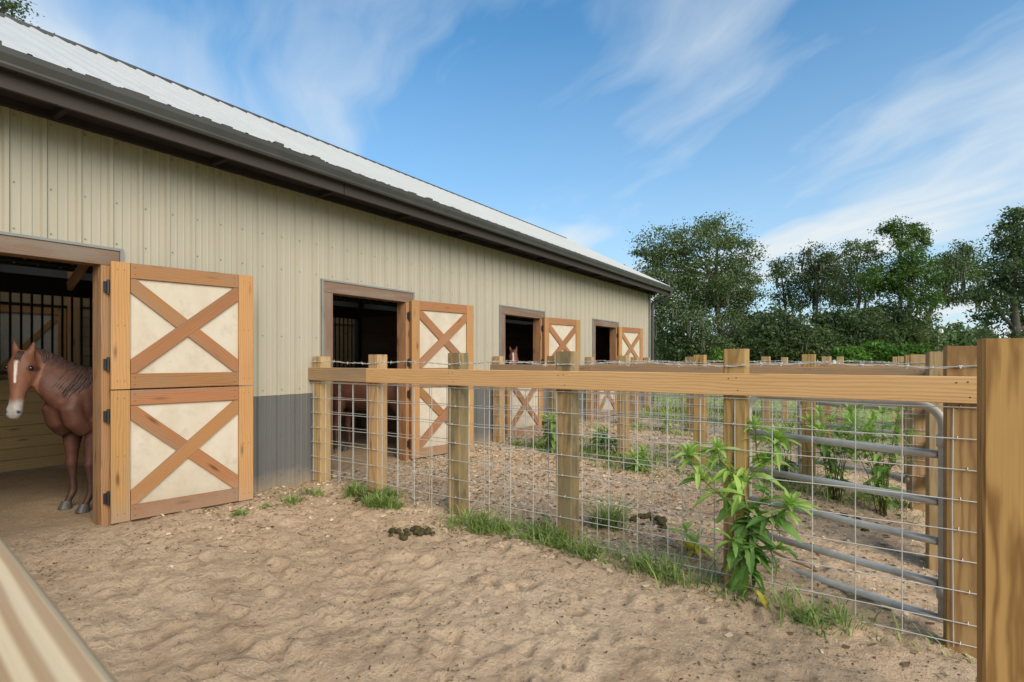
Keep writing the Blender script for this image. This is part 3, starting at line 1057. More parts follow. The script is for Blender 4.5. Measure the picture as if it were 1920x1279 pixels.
def fence(y0, name_label, cat, xs_, mats, rails, xend, wire_z, mesh=True, barb=True, tops=None, group=None, x0=0.03):
    root = thing('paddock_fence', (0, y0, 0), 0, name_label, cat, group)
    yc = y0 + 0.11
    for i, (x_, mt) in enumerate(zip(xs_, mats)):
        zt = (tops[i] if tops else 1.46 + random.uniform(-0.008, 0.012))
        g = gz(x_, yc)
        board('fence_post', (x_, yc, g - 0.25), (x_, yc, zt), POSTW, POSTW, mt, root, wdir=(0, 1, 0), c=0.006)
    for xa, xb, mt, dz_ in rails:
        board('fence_rail', (xa, y0 + 0.018, 1.228 + dz_), (xb, y0 + 0.018, 1.228 + dz_), 0.152, 0.036, mt, root, c=0.004)
    mb = MB()
    for x_ in xs_:
        for o1, o2 in ((-0.03, 0.04), (0.03, -0.04), (0.02, 0.045)):
            mb.tube([(x_ + o1, y0 + 0.004, 1.228 + o2), (x_ + o1, y0 - 0.0015, 1.228 + o2)], 0.0045, 6)
    mb.build('nail_heads', M['black'], root, kind='stuff')
    if mesh:
        for side, yw in ((0, y0 + 0.0305), (1, yc + POSTW / 2 + 0.006)):
            mb = MB()
            r_ = 0.0034
            x_ = x0 + 0.03 + side * 0.06
            xe = xend if side == 0 else xs_[-2]
            xv = []
            while x_ < xe - 0.01:
                xv.append(x_)
                x_ += 0.2345
            for x_ in xv:
                zb = -0.02 - 0.03 * x_ - 0.02
                zb = min(gz(x_, yw) + 0.02, zb)
                w_ = random.uniform(-0.003, 0.003)
                mb.tube([(x_ + w_, yw, zb), (x_ - w_, yw + random.uniform(-.003, .003), 0.55), (x_ + w_, yw, wire_z[0] + (-0.0 if side == 0 else 0))], r_, 5, False)
            for z_ in wire_z:
                n = 13
                pts = []
                for q in range(n):
                    xx = x0 + (xe - x0) * q / (n - 1)
                    pts.append((xx, yw - 0.006 + random.uniform(-0.002, 0.002), z_ + random.uniform(-0.004, 0.004)))
                mb.tube(pts, r_, 5, False)
            # staples on the posts
            if side == 0:
                for x_ in xs_:
                    for z_ in wire_z:
                        s_ = random.uniform(-0.03, 0.03)
                        mb.tube([(x_ + s_, yw + 0.006, z_ - 0.010), (x_ + s_ + 0.004, yw - 0.013, z_), (x_ + s_ + 0.006, yw + 0.006, z_ + 0.011)], 0.0028, 4, False)
            mb.build('wire_panel', M['wire'], root, kind='stuff')
    if barb:
        mb = MB()
        yw = yc - POSTW / 2 - 0.006
        for ph in (0, math.pi):
            pts = []
            n = int((xend - x0) / 0.035)
            for q in range(n + 1):
                xx = x0 + (xend - x0) * q / n
                aa = q * 1.25 + ph
                sag = 0.010 * math.sin(xx * 5.1) + 0.004 * math.sin(xx * 17)
                pts.append((xx, yw + 0.0035 * math.cos(aa), 1.366 + sag + 0.004 * math.sin(aa)))
            mb.tube(pts, 0.0028, 4, False)
        xx = x0 + 0.06
        while xx < xend - 0.05:
            sag = 0.010 * math.sin(xx * 5.1) + 0.004 * math.sin(xx * 17)
            z_ = 1.366 + sag
            for q in range(2):
                aa = random.uniform(0, 6.28)
                d = Vector((random.uniform(-0.4, 0.4), math.cos(aa), math.sin(aa))).normalized() * 0.017
                c_ = Vector((xx + q * 0.006, yw, z_))
                mb.tube([tuple(c_ - d), tuple(c_ + d)], 0.0020, 4, False)
            mb.tube([(xx - 0.006, yw, z_), (xx + 0.012, yw, z_)], 0.0065, 5)
            xx += random.uniform(0.10, 0.13)
        mb.build('barbed_wire', M['wire'], root, kind='stuff')
    return root


WZ = [1.128, 0.951, 0.778, 0.603, 0.432, 0.258, 0.083, -0.094, -0.216]
pn, pm_, pg = M['post_new'], M['post_mid'], M['post_green']
f_near = fence(3.915, 'nearest cross fence, new yellow pine rail and wire grid, ending by the second doorway', 'fence',
               [0.115, 1.078, 2.207, 3.402, 4.745, 5.965], [pm_, pm_, pg, pg, pn, pn],
               [(0.015, 1.012, M['rail_old'], 0.002), (1.016, 6.06, M['rail_new'], 0.0)], 6.06, WZ,
               tops=[1.435, 1.452, 1.462, 1.468, 1.474, 1.477])
fence(7.55, 'second cross fence back, brown weathered rail and wire grid, meeting the wall by third doorway', 'fence',
      [0.115, 1.20, 2.42, 3.55, 4.88, 5.97], [pm_, pg, pm_, M['post_new'], M['post_new'], pm_],
      [(0.02, 1.9, M['rail_old'], 0.01), (1.905, 6.06, M['rail_old'], 0.0)], 6.06, WZ)
fence(11.20, 'third cross fence back, wire grid and posts, meeting the wall by the fourth doorway', 'fence',
      [0.115, 1.20, 2.42, 3.84, 4.85, 5.97], [pm_, pm_, pg, pm_, pm_, pm_],
      [(0.02, 6.06, M['rail_old'], 0.0)], 6.06, WZ)
fence(15.0, 'farthest cross fence, just past the end of the barn before the green pasture', 'fence',
      [0.115, 1.3, 2.5, 3.7, 4.9, 6.0], [pm_] * 6, [(0.03, 6.06, M['rail_old'], 0.0)], 6.06, WZ, barb=False)

# fence right beside the camera: only its top board enters the frame
nf = thing('paddock_fence', (2.6, 0.05, 0), 0, 'blurred pale rail of the near fence crossing the bottom left corner', 'fence')
board('fence_rail', (0.06, 0.180, 1.235), (3.98, 0.173, 1.235), 0.140, 0.038, M['rail_old'], nf, c=0.004)
board('fence_rail', (3.985, 0.170, 1.235), (5.66, 0.0120, 1.235), 0.140, 0.055, M['rail_near'], nf, c=0.004)
for x_ in (0.12, 1.3, 2.5, 3.7):
    yq = 0.172
    board('fence_post', (x_, yq - 0.105, gz(x_, 0) - 0.2), (x_, yq - 0.105, 1.45), POSTW, POSTW, pm_, nf, wdir=(0, 1, 0), c=0.006)

# side fence line: posts and side boards
bp = thing('gate_post', (5.975, 2.85, 0), 0, 'big square gate post closest to the camera at the right edge', 'post')
board('post_timber', (5.975, 2.855, gz(5.975, 2.85) - 0.3), (5.975, 2.855, 1.482), POSTW, POSTW + 0.004, M['post_big'], bp, wdir=(0, 1, 0), c=0.010)
sf = thing('side_fence', (5.98, 6.5, 0), 0, 'short outer fence of two square posts and boards behind the tube gate at right', 'fence')
for yy, zt in ((5.45, 1.462), (5.62, 1.455)):
    board('fence_post', (5.985, yy, gz(5.98, yy) - 0.2), (5.985, yy, zt), POSTW, POSTW, pm_, sf, wdir=(0, 1, 0), c=0.006)
for z_ in (1.22, 0.82, 0.42, 0.05):
    board('fence_rail', (6.075, 5.40, z_), (6.075, 7.75, z_), 0.14, 0.036, M['rail_old'], sf)
sf2 = thing('side_fence', (5.98, 10.0, 0), 0, 'farther short outer fence of posts and boards beyond the second cross fence', 'fence')
for yy in (9.1, 9.3):
    board('fence_post', (5.985, yy, gz(5.98, yy) - 0.2), (5.985, yy, 1.46), POSTW, POSTW, pm_, sf2, wdir=(0, 1, 0), c=0.006)
for z_ in (1.22, 0.82, 0.42):
    board('fence_rail', (6.075, 9.05, z_), (6.075, 11.4, z_), 0.14, 0.036, M['rail_old'], sf2)


def gate(ox, oy, label, group):
    """tube gate standing open; local x runs from the hinge post away"""
    d = Vector((-0.934, 0.357, 0)).normalized()
    root = thing('tube_gate', (ox, oy, gz(ox, oy)), 0, label, 'gate', group)
    Lg = 1.27
    o = Vector((ox, oy, 0))

    def q(s, z):
        return tuple(o + d * s + Vector((0, 0, z)))
    r_ = 0.0255
    zt, zb, cr = 1.118, -0.188, 0.13
    mb = MB()
    pts = []
    for i in range(9):
        th = R(90) * i / 8
        pts.append(q(cr - cr * math.cos(th), zt - cr + cr * math.sin(th)))
    pts2 = [q(Lg - cr + cr * math.sin(R(90) * i / 8), zt - cr + cr * math.cos(R(90) * i / 8)) for i in range(9)]
    mb.tube([q(0, zb + 0.0)] + pts + pts2 + [q(Lg, zb)], r_, 12)
    mb.build('gate_frame', M['galv'], root, True)
    for z_ in (0.815, 0.524, 0.281, 0.022, -0.19):
        mb = MB()
        mb.tube([q(0.027 if z_ > -0.1 else -0.02, z_), q(Lg - 0.027 if z_ > -0.1 else Lg + 0.02, z_)], r_, 12)
        mb.build('gate_tube', M['galv'], root, True)
    for z_ in (0.90, -0.03):
        mb = MB()
        mb.tube([q(-0.02, z_), q(-0.085, z_)], 0.016, 8)
        mb.tube([q(-0.0, z_ - 0.035), q(-0.0, z_ + 0.035)], 0.034, 10)
        mb.build('gate_hinge', M['galv'], root, True)
    return root


gate(5.90, 4.19, 'nearest galvanised tube gate standing open behind the leafy weed, beside the right fence posts', 'galvanised tube gates of the paddocks')
gate(5.90, 7.86, 'second galvanised tube gate back, half hidden behind the green weeds at right', 'galvanised tube gates of the paddocks')
gate(5.90, 11.5, 'farthest galvanised tube gate, seen small through the wire near the far pasture', 'galvanised tube gates of the paddocks')
#PART2

# ================================================================== horses
def loft(mb, secs, n=18):
    """secs: list of (centre, side vector*halfwidth, up vector*halfheight)"""
    b = len(mb.v)
    for c_, a_, u_ in secs:
        for k in range(n):
            th = 2 * math.pi * k / n
            mb.v.append(tuple(Vector(c_) + Vector(a_) * math.cos(th) + Vector(u_) * math.sin(th)))
    for i in range(len(secs) - 1):
        for k in range(n):
            k2 = (k + 1) % n
            mb.f.append((b + i * n + k, b + i * n + k2, b + (i + 1) * n + k2, b + (i + 1) * n + k))
    mb.f.append(tuple(b + k for k in reversed(range(n))))
    mb.f.append(tuple(b + (len(secs) - 1) * n + k for k in range(n)))


def spine(mb, pts, n=18, side=(0, 1, 0)):
    """pts: (x,y,z, halfwidth, halfheight); rings perpendicular to the path"""
    secs = []
    for i, p in enumerate(pts):
        c_ = Vector(p[:3])
        d = (Vector(pts[min(i + 1, len(pts) - 1)][:3]) - Vector(pts[max(i - 1, 0)][:3])).normalized()
        a_ = Vector(side)
        a_ = (a_ - d * a_.dot(d)).normalized()
        u_ = a_.cross(d).normalized()
        secs.append((c_, a_ * p[3], u_ * p[4]))
    loft(mb, secs, n)


m, t, b = new_mat('chestnut_coat')
at = N(t, 'ShaderNodeAttribute', attribute_name='coat')
tcn = N(t, 'ShaderNodeTexCoord')
nn_ = noise_n(t, tcn.outputs['Object'], 7, 6, 0.7)
hair = noise_n(t, mapping(t, tcn.outputs['Object'], (30, 30, 160)), 1.0, 3, 0.6)
c = mixc(t, math_n(t, 'MULTIPLY', ramp(t, nn_, [(0.3, 0.0), (0.72, 1.0)]), 0.75), at.outputs['Color'], (0.42, 0.36, 0.34), 'MULTIPLY')
c = mixc(t, math_n(t, 'MULTIPLY', hair, 0.3), c, (0.55, 0.5, 0.5), 'MULTIPLY')
t.links.new(c, b.inputs['Base Color'])
b.inputs['Roughness'].default_value = 0.55
b.inputs['Specular IOR Level'].default_value = 0.3
bump(t, b, math_n(t, 'ADD', hair, math_n(t, 'MULTIPLY', nn_, 2.0)), 0.35, 0.008)
M['coat'] = m
M['mane'] = flat('dark_mane', (0.05, 0.026, 0.022), 0.65, 0, 0.4, 0.35, 40)
M['hoof'] = flat('hoof_horn', (0.06, 0.055, 0.05), 0.5, 0, 0.4, 0.2, 20)
M['eye'] = flat('horse_eye', (0.008, 0.006, 0.005), 0.08, 0, 0.8, 0.0, 5)

# head frame (local horse space): o = poll, ax = poll->muzzle, nf_ = direction of the face, sd_ = side
def build_horse(poll, ax, face, leg_shift=(0.0, 0.0)):
    poll, ax, face = Vector(poll), Vector(ax).normalized(), Vector(face).normalized()
    face = (face - ax * face.dot(ax)).normalized()
    side = ax.cross(face).normalized()
    mb = MB()
    # barrel
    spine(mb, [(0.25, 0, 0.98, .07, .09), (0.20, 0, 1.00, .15, .17), (0.10, 0, 1.00, .205, .24), (-0.05, 0, 1.02, .225, .29), (-0.3, 0, 0.99, .25, .30),
               (-0.6, 0, 0.98, .28, .29), (-0.9, 0, 1.02, .27, .27), (-1.12, 0, 1.06, .25, .26), (-1.3, 0, 1.08, .20, .20), (-1.42, 0, 1.05, .10, .12)], 22)
    # withers
    spine(mb, [(0.05, 0, 1.20, .07, .08), (-0.15, 0, 1.26, .07, .07), (-0.4, 0, 1.22, .07, .07)], 12)
    # neck follows an arc to the poll
    p0, p3 = Vector((0.02, 0, 1.10)), poll + ax * 0.05 - face * 0.07
    p1, p2 = Vector((0.22, 0, 1.22)), p3 + Vector((-0.10, 0, -0.06)) - face * 0.12
    pts = []
    for i in range(9):
        s = i / 8
        q = p0 * (1 - s) ** 3 + p1 * 3 * s * (1 - s) ** 2 + p2 * 3 * s * s * (1 - s) + p3 * s ** 3
        w = .165 * (1 - s) + .078 * s
        h = .265 * (1 - s) + .125 * s
        pts.append((*q, w, h))
    spine(mb, pts, 18)
    # chest muscles
    for sy in (-1, 1):
        spine(mb, [(0.14, sy * .10, 1.10, .07, .07), (0.185, sy * .09, 0.98, .10, .10), (0.15, sy * .10, 0.86, .095, .095), (0.06, sy * .12, 0.76, .08, .08)], 12, (0, 1, 0))
    # head
    secs = []
    for s, w, dfront, dback in ((-0.035, .035, .02, .05), (0.0, .072, .052, .10), (0.06, .092, .066, .125), (0.13, .100, .070, .145), (0.20, .092, .062, .140), (0.28, .072, .052, .105),
                                (0.36, .056, .046, .075), (0.44, .052, .044, .062), (0.50, .058, .046, .060), (0.545, .055, .040, .056), (0.575, .040, .022, .040)):
        c_ = poll + ax * s + face * ((dfront - dback) / 2)
        secs.append((c_, side * w, face * ((dfront + dback) / 2)))
    loft(mb, secs, 20)
    # cheeks and nostril wings, lips, brow ridges
    for sy in (-1, 1):
        loft(mb, [(poll + ax * s + side * sy * (.062) - face * .055, side * r1, face * r2) for s, r1, r2 in ((.05, .02, .03), (.11, .042, .075), (.17, .044, .08), (.23, .032, .06), (.27, .012, .02))], 12)
        loft(mb, [(poll + ax * s + side * sy * .036 + face * .016, side * r1, face * r2) for s, r1, r2 in ((.46, .010, .012), (.495, .022, .026), (.53, .022, .024), (.56, .010, .012))], 10)
        loft(mb, [(poll + ax * s + side * sy * .070 + face * .028, side * r1, face * r2) for s, r1, r2 in ((.08, .012, .014), (.12, .024, .024), (.16, .012, .014))], 10)
        # ears
        base = poll + side * sy * .052 - face * .015
        tip = base - ax * .135 + side * sy * .025 + face * .02
        loft(mb, [(base + ax * .03, side * .030, face * .026), (base.lerp(tip, .25), side * .034, face * .024), (base.lerp(tip, .6), side * .026, face * .018), (base.lerp(tip, .9), side * .010, face * .009), (tip, side * .004, face * .004)], 12)
    loft(mb, [(poll + ax * s - face * .030, side * r1, face * r2) for s, r1, r2 in ((.50, .03, .03), (.55, .038, .032), (.585, .024, .02))], 12)
    # legs
    hooves = []
    for sy in (-1, 1):
        fx = leg_shift[0] * sy
        y_ = sy * 0.135
        spine(mb, [(-0.06, sy * .14, 1.05, .08, .15), (-0.05, sy * .15, 0.88, .095, .13), (-0.02 + fx * .3, sy * .145, 0.74, .078, .095), (0 + fx * .5, y_, 0.62, .062, .072), (0.01 + fx * .75, y_, 0.50, .048, .054),
                   (0.02 + fx * .85, y_, 0.43, .050, .052), (0.01 + fx * .9, y_, 0.37, .036, .038), (0.005 + fx, y_, 0.26, .028, .033), (0.0 + fx, y_, 0.17, .033, .040), (0.02 + fx, y_, 0.13, .033, .036), (0.05 + fx, y_, 0.08, .029, .031), (0.065 + fx, y_, 0.055, .036, .038)], 14)
        hooves.append((0.075 + fx, y_))
        hx = leg_shift[1] * sy
        spine(mb, [(-1.10, sy * .13, 1.12, .10, .19), (-1.08, sy * .15, 0.95, .115, .19), (-1.05 + hx * .3, sy * .155, 0.80, .095, .145), (-1.12 + hx * .5, sy * .15, 0.66, .068, .095), (-1.24 + hx * .7, sy * .145, 0.54, .045, .06),
                   (-1.31 + hx * .85, sy * .14, 0.46, .044, .055), (-1.30 + hx * .9, sy * .14, 0.38, .034, .042), (-1.28 + hx, sy * .14, 0.26, .030, .036), (-1.27 + hx, sy * .14, 0.17, .035, .041), (-1.25 + hx, sy * .14, 0.12, .032, .035), (-1.22 + hx, sy * .14, 0.07, .033, .036)], 14)
        hooves.append((-1.20 + hx, sy * .14))
    me = mesh_from('body', mb.v, mb.f, None)
    o = bpy.data.objects.new('tmp', me)
    COL.objects.link(o)
    md = o.modifiers.new('r', 'REMESH')
    md.mode = 'VOXEL'
    md.voxel_size = 0.0115
    md2 = o.modifiers.new('s', 'SMOOTH')
    md2.factor = 0.6
    md2.iterations = 14
    dg = bpy.context.evaluated_depsgraph_get()
    body = bpy.data.meshes.new_from_object(o.evaluated_get(dg))
    bpy.data.objects.remove(o)
    body.name = 'body'
    body.materials.clear()
    body.materials.append(M['coat'])
    body.polygons.foreach_set('use_smooth', [True] * len(body.polygons))
    # coat colours: dark lower legs, pale muzzle, white blaze
    co = np.zeros(len(body.vertices) * 3)
    body.vertices.foreach_get('co', co)
    co = co.reshape(-1, 3)
    base = np.array([0.110, 0.044, 0.028])
    col = np.tile(base, (len(co), 1))

    def blend(mask, c2):
        nonlocal col
        mask = np.clip(mask, 0, 1)[:, None]
        col = col * (1 - mask) + np.array(c2) * mask
    blend((0.46 - co[:, 2]) / 0.12 * (co[:, 2] < 0.5), (0.075, 0.035, 0.025))
    rel = co - np.array(poll)
    s_ = rel @ np.array(ax)
    fz = rel @ np.array(face)
    sdv = rel @ np.array(side)
    inh = (s_ > -0.2) & (s_ < 0.62) & (np.abs(sdv) < .125) & (fz > -.2) & (fz < .12) & ((s_ < .32) | (fz > -.09))
    blend(np.where(inh, 0.75, 0), (0.27, 0.115, 0.064))
    bl = inh & (fz > 0.02)
    wdt = 0.013 - np.abs(s_ - 0.10) * 0.03
    blend(np.where(bl & (s_ > .07) & (s_ < .26), (wdt - np.abs(sdv - .002 + 0.03 * (s_ - .15))) / 0.006 + .5, 0), (0.80, 0.75, 0.70))
    blend(np.where(inh, (s_ - 0.40 + np.abs(sdv) * .3) / 0.06, 0), (0.40, 0.37, 0.35))
    blend(np.where(inh & (s_ > .55), (s_ - 0.555) / 0.02, 0), (0.62, 0.58, 0.52))
    for sy in (-1, 1):
        dn = np.sqrt((s_ - .515) ** 2 + ((sdv - sy * .044) * 1.3) ** 2)
        blend(np.where(inh & (fz > .0), (0.017 - dn) / 0.006, 0), (0.02, 0.015, 0.015))
        de = np.sqrt((s_ - .125) ** 2 * 1.2 + (sdv - sy * .088) ** 2)
        blend(np.where(inh, (0.036 - de) / 0.012 * .75, 0), (0.10, 0.045, 0.03))
    ca = body.color_attributes.new('coat', 'FLOAT_COLOR', 'POINT')
    ca.data.foreach_set('color', np.concatenate([col, np.ones((len(col), 1))], 1).astype(np.float32).ravel())
    # mane: locks from the crest falling to the left side
    mm = MB()
    rr = random.Random(3)
    for i in range(520):
        s = rr.uniform(0.06, 0.98)
        q = p0 * (1 - s) ** 3 + p1 * 3 * s * (1 - s) ** 2 + p2 * 3 * s * s * (1 - s) + p3 * s ** 3
        dq = (-3 * p0 * (1 - s) ** 2 + p1 * (3 * (1 - s) ** 2 - 6 * s * (1 - s)) + p2 * (6 * s * (1 - s) - 3 * s * s) + p3 * 3 * s * s).normalized()
        sy_ = Vector((0, 1, 0))
        sy_ = (sy_ - dq * sy_.dot(dq)).normalized()
        upv = sy_.cross(dq).normalized()
        if upv.z < 0:
            upv = -upv
        w = .165 * (1 - s) + .078 * s
        h = .265 * (1 - s) + .125 * s
        Ls = rr.uniform(0.9, 1.45)
        pts = []
        for k in range(6):
            th = R(90) - k / 5 * R(88) * Ls
            extra = 1.035 + 0.05 * math.sin(k * 1.3 + i)
            pts.append(tuple(q + upv * (h * extra * math.sin(th)) + sy_ * (w * extra * math.cos(th) + 0.006) + dq * (0.010 * math.sin(s * 40 + k * .7) - 0.012 * k) + Vector((0, 0, -0.008 * k * k * 0.2))))
        r0 = rr.uniform(0.0035, 0.0075)
        mm.tube(pts, [r0, r0 * 1.25, r0 * 1.3, r0 * 1.1, r0 * .8, r0 * .25], 5)
    # forelock
    for i in range(12):
        a0 = poll + side * rr.uniform(-.03, .03) + face * .03 - ax * .02
        mm.tube([tuple(a0), tuple(a0 + face * .028 + ax * .04), tuple(a0 + face * .030 + ax * rr.uniform(.07, .11) + side * rr.uniform(-.02, .02))], [.007, .006, .002], 5)
    mane = mesh_from('mane', mm.v, mm.f, M['mane'], True)
    tt = MB()
    for i in range(26):
        y_, x_ = rr.uniform(-.035, .035), rr.uniform(-.03, .03)
        tt.tube([(-1.42 + x_, y_ * .4, 1.14), (-1.50 + x_, y_, 1.02), (-1.53 + x_, y_ * 1.6, 0.7), (-1.50 + x_, y_ * 1.7, 0.35 + rr.uniform(0, .15))], [.02, .022, .02, .004], 5)
    tail = mesh_from('tail', tt.v, tt.f, M['mane'], True)
    hm = MB()
    spine(hm, [(-0.012, 0, 0.072, .037, .040), (0.0, 0, 0.035, .047, .052), (0.008, 0, 0.0, .055, .062)], 16)
    hoof = mesh_from('hoof', hm.v, hm.f, M['hoof'], False)
    em = MB()
    spine(em, [(-0.019, 0, 0, .003, .003), (-0.014, 0, 0, .013, .013), (0, 0, 0, .019, .019), (0.014, 0, 0, .013, .013), (0.019, 0, 0, .003, .003)], 12)
    eye = mesh_from('eye', em.v, em.f, M['eye'], True)
    eyes = [poll + ax * .125 + side * sy * .088 + face * .018 for sy in (-1, 1)]
    return dict(body=body, mane=mane, tail=tail, hoof=hoof, eye=eye, hooves=hooves, eyes=eyes)


def place_horse(parts, loc, rz, sc, label, group):
    root = bpy.data.objects.new('horse', None)
    Mx = Matrix.Translation(Vector(loc)) @ Matrix.Rotation(rz, 4, 'Z') @ Matrix.Scale(sc, 4)
    put(root, None, Mx)
    tag(root, label, 'horse', group)
    for nm in ('body', 'mane', 'tail'):
        obj(nm, parts[nm], root, Mx)
    for hx, hy in parts['hooves']:
        obj('hoof', parts['hoof'], root, Mx @ Matrix.Translation(Vector((hx, hy, 0))))
    for e in parts['eyes']:
        obj('eye', parts['eye'], root, Mx @ Matrix.Translation(e))
    return root


# first horse: the chest stands just inside the door, head towards the camera
hz_rot = math.atan2(-0.917, 0.40)
hc = Vector((-0.77, 1.975, -0.035))
Hm = Matrix.Translation(hc) @ Matrix.Rotation(hz_rot, 4, 'Z')
Hi = Hm.inverted()
pw = P(42, 664, 4.78)
mw = P(25, 786, 4.70)
fw_dir = Vector((CX, CY, CZ)) - pw
fw_dir = fw_dir.normalized() + Vector((-0.35, -0.30, 0.10))
loc_poll = Hi @ pw
loc_ax = (Hi @ mw) - loc_poll
loc_face = Hi.to_3x3() @ fw_dir
h1 = build_horse(loc_poll, loc_ax, loc_face, (0.03, 0.05))
place_horse(h1, hc, hz_rot, 1.0, 'chestnut horse with white blaze and grey muzzle looking out of the first doorway', 'horses in the stalls')
# horses in the second and third stalls
h2 = build_horse((0.62, 0.0, 1.30), (0.45, 0.0, -0.85), (0.85, 0.0, 0.5), (0.04, -0.06))
place_horse(h2, (-1.25, 5.42, -0.03), math.atan2(0.35, 0.75) + math.pi * 0.98, 0.93, 'reddish horse in the dark second stall, mostly hidden behind the wire fence', 'horses in the stalls')
h3 = build_horse((0.50, 0.0, 1.60), (0.42, 0.0, -0.85), (0.85, 0.0, 0.45), (0.03, 0.04))
place_horse(h3, (-0.92, 9.66, -0.03), R(-56), 1.0, 'horse in the third stall, only its head showing above the fence rail', 'horses in the stalls')

# ================================================================== ground litter
def scatter_chips(name, n, area, smin, smax, mat, label=None, cat=None, dens=None):
    px = rng.uniform(area[0], area[1], n)
    py = rng.uniform(area[2], area[3], n)
    if dens is not None:
        keep = rng.uniform(0, 1, n) < dens(px, py)
        px, py = px[keep], py[keep]
        n = len(px)
    pz = height(px, py)
    s = rng.uniform(smin, smax, n)
    an = rng.uniform(0, 2 * np.pi, n)
    asp = rng.uniform(0.3, 0.8, n)
    tx, ty = rng.uniform(-0.35, 0.35, (2, n))
    ca, sa = np.cos(an), np.sin(an)
    C = np.stack([px, py, pz + 0.004 + s * 0.12], 1)
    A = np.stack([ca * s, sa * s, tx * s], 1)
    B = np.stack([-sa * s * asp, ca * s * asp, ty * s], 1)
    U = np.zeros_like(C)
    U[:, 2] = s * rng.uniform(-0.25, 0.35, n)
    # folded chip: six vertices, two quads
    Vv = np.stack([C - A - B, C - B * 0.9 + U, C + A - B, C + A + B, C + B * 1.1 + U, C - A + B * .8], 1).reshape(-1, 3)
    i0 = np.arange(n) * 6
    Fq = np.concatenate([np.stack([i0, i0 + 1, i0 + 4, i0 + 5], 1), np.stack([i0 + 1, i0 + 2, i0 + 3, i0 + 4], 1)])
    return obj(name, mesh_quads(name, Vv, Fq, mat), kind='stuff', label=label, cat=cat)


def d2(x, y):
    w = np.clip((y - 3.2) * 1.2, 0.0, 1) * np.clip(1.15 - (x - 1.5) * 0.22, 0.15, 1)
    near_wall = np.clip(1.0 - x * 0.55, 0, 1) * np.clip((y - 1.6) * .8, 0, 1) * .8
    return np.clip(np.maximum(w, near_wall), 0.0, 1) * (0.35 + 0.65 * vnoise(x * 2.2 + 9, y * 2.2 + 9, 8))


scatter_chips('wood_chips', 36000, (0.03, 6.0, 1.6, 11.0), 0.006, 0.026, M['chips'], 'pale wood chips and leaf litter strewn near the wall and in the second paddock', 'litter', d2)
scatter_chips('dark_litter', 40000, (0.03, 6.6, 0.9, 9.0), 0.0015, 0.009, M['chips_dark'], 'dark crumbs of dung and bark trodden into the sand', 'litter',
              lambda x, y: 0.06 + 1.1 * (vnoise(x * 1.3, y * 1.3, 12) * vnoise(x * 4.1, y * 4.1, 13) * 1.5) ** 2)
# clods and pebbles
cl_v, cl_f = [], []
mb = MB()
for i in range(900):
    x_, y_ = rng.uniform(0.2, 6.2), rng.uniform(0.9, 7.5)
    if rng.uniform() > 0.25 + 0.75 * (vnoise(np.array([x_ * 1.3]), np.array([y_ * 1.3]), 21)[0] ** 2) * 2:
        continue
    s_ = rng.uniform(0.004, 0.013) if rng.uniform() < 0.93 else rng.uniform(0.015, 0.028)
    z_ = gz(x_, y_)
    bse = len(mb.v)
    pts = [Vector((math.cos(k) , math.sin(k), 0)) for k in (0, 1.2, 2.3, 3.3, 4.3, 5.4)]
    for p_ in pts:
        mb.v.append((x_ + p_.x * s_ * rng.uniform(.7, 1.3), y_ + p_.y * s_ * rng.uniform(.7, 1.3), z_ - 0.004))
    for p_ in pts:
        mb.v.append((x_ + p_.x * s_ * rng.uniform(.4, .8), y_ + p_.y * s_ * rng.uniform(.4, .8), z_ + s_ * rng.uniform(.5, .9)))
    for k in range(6):
        k2 = (k + 1) % 6
        mb.f.append((bse + k, bse + k2, bse + 6 + k2, bse + 6 + k))
    mb.f.append(tuple(bse + 6 + k for k in range(6)))
mb.build('clods', M['ground'], None, kind='stuff', label='small clods of sand and pebbles lying on the paddock ground')
# twigs
mb = MB()
for i in range(70):
    x_, y_ = rng.uniform(0.3, 6.2), rng.uniform(1.2, 9)
    L_ = rng.uniform(0.05, 0.20)
    a_ = rng.uniform(0, 3.14)
    p0_ = (x_, y_, gz(x_, y_) + 0.006)
    p2_ = (x_ + L_ * math.cos(a_), y_ + L_ * math.sin(a_), gz(x_ + L_ * math.cos(a_), y_ + L_ * math.sin(a_)) + 0.008)
    p1_ = tuple((u_ + v_) / 2 + rng.uniform(-.01, .01) for u_, v_ in zip(p0_, p2_))
    mb.tube([p0_, p1_, p2_], 0.0022, 4)
mb.build('twigs', M['stick'], None, kind='stuff', label='thin dry twigs scattered over the bare sand')
# dry stalk lying behind the weed
a_, b_ = P(1440, 985, 4.15), P(1540, 1020, 4.0)
mb = MB()
pts = []
for k in range(7):
    q = a_.lerp(b_, k / 6)
    pts.append((q.x, q.y, gz(q.x, q.y) + 0.09 * (1 - k / 6) + 0.008))
mb.tube(pts, [0.012, 0.011, 0.010, 0.009, 0.008, 0.006, 0.004], 7)
mb.build('dry_stalk', M['stick'], None, True, label='reddish dry stalk lying on the sand behind the leafy weed', cat='stick')


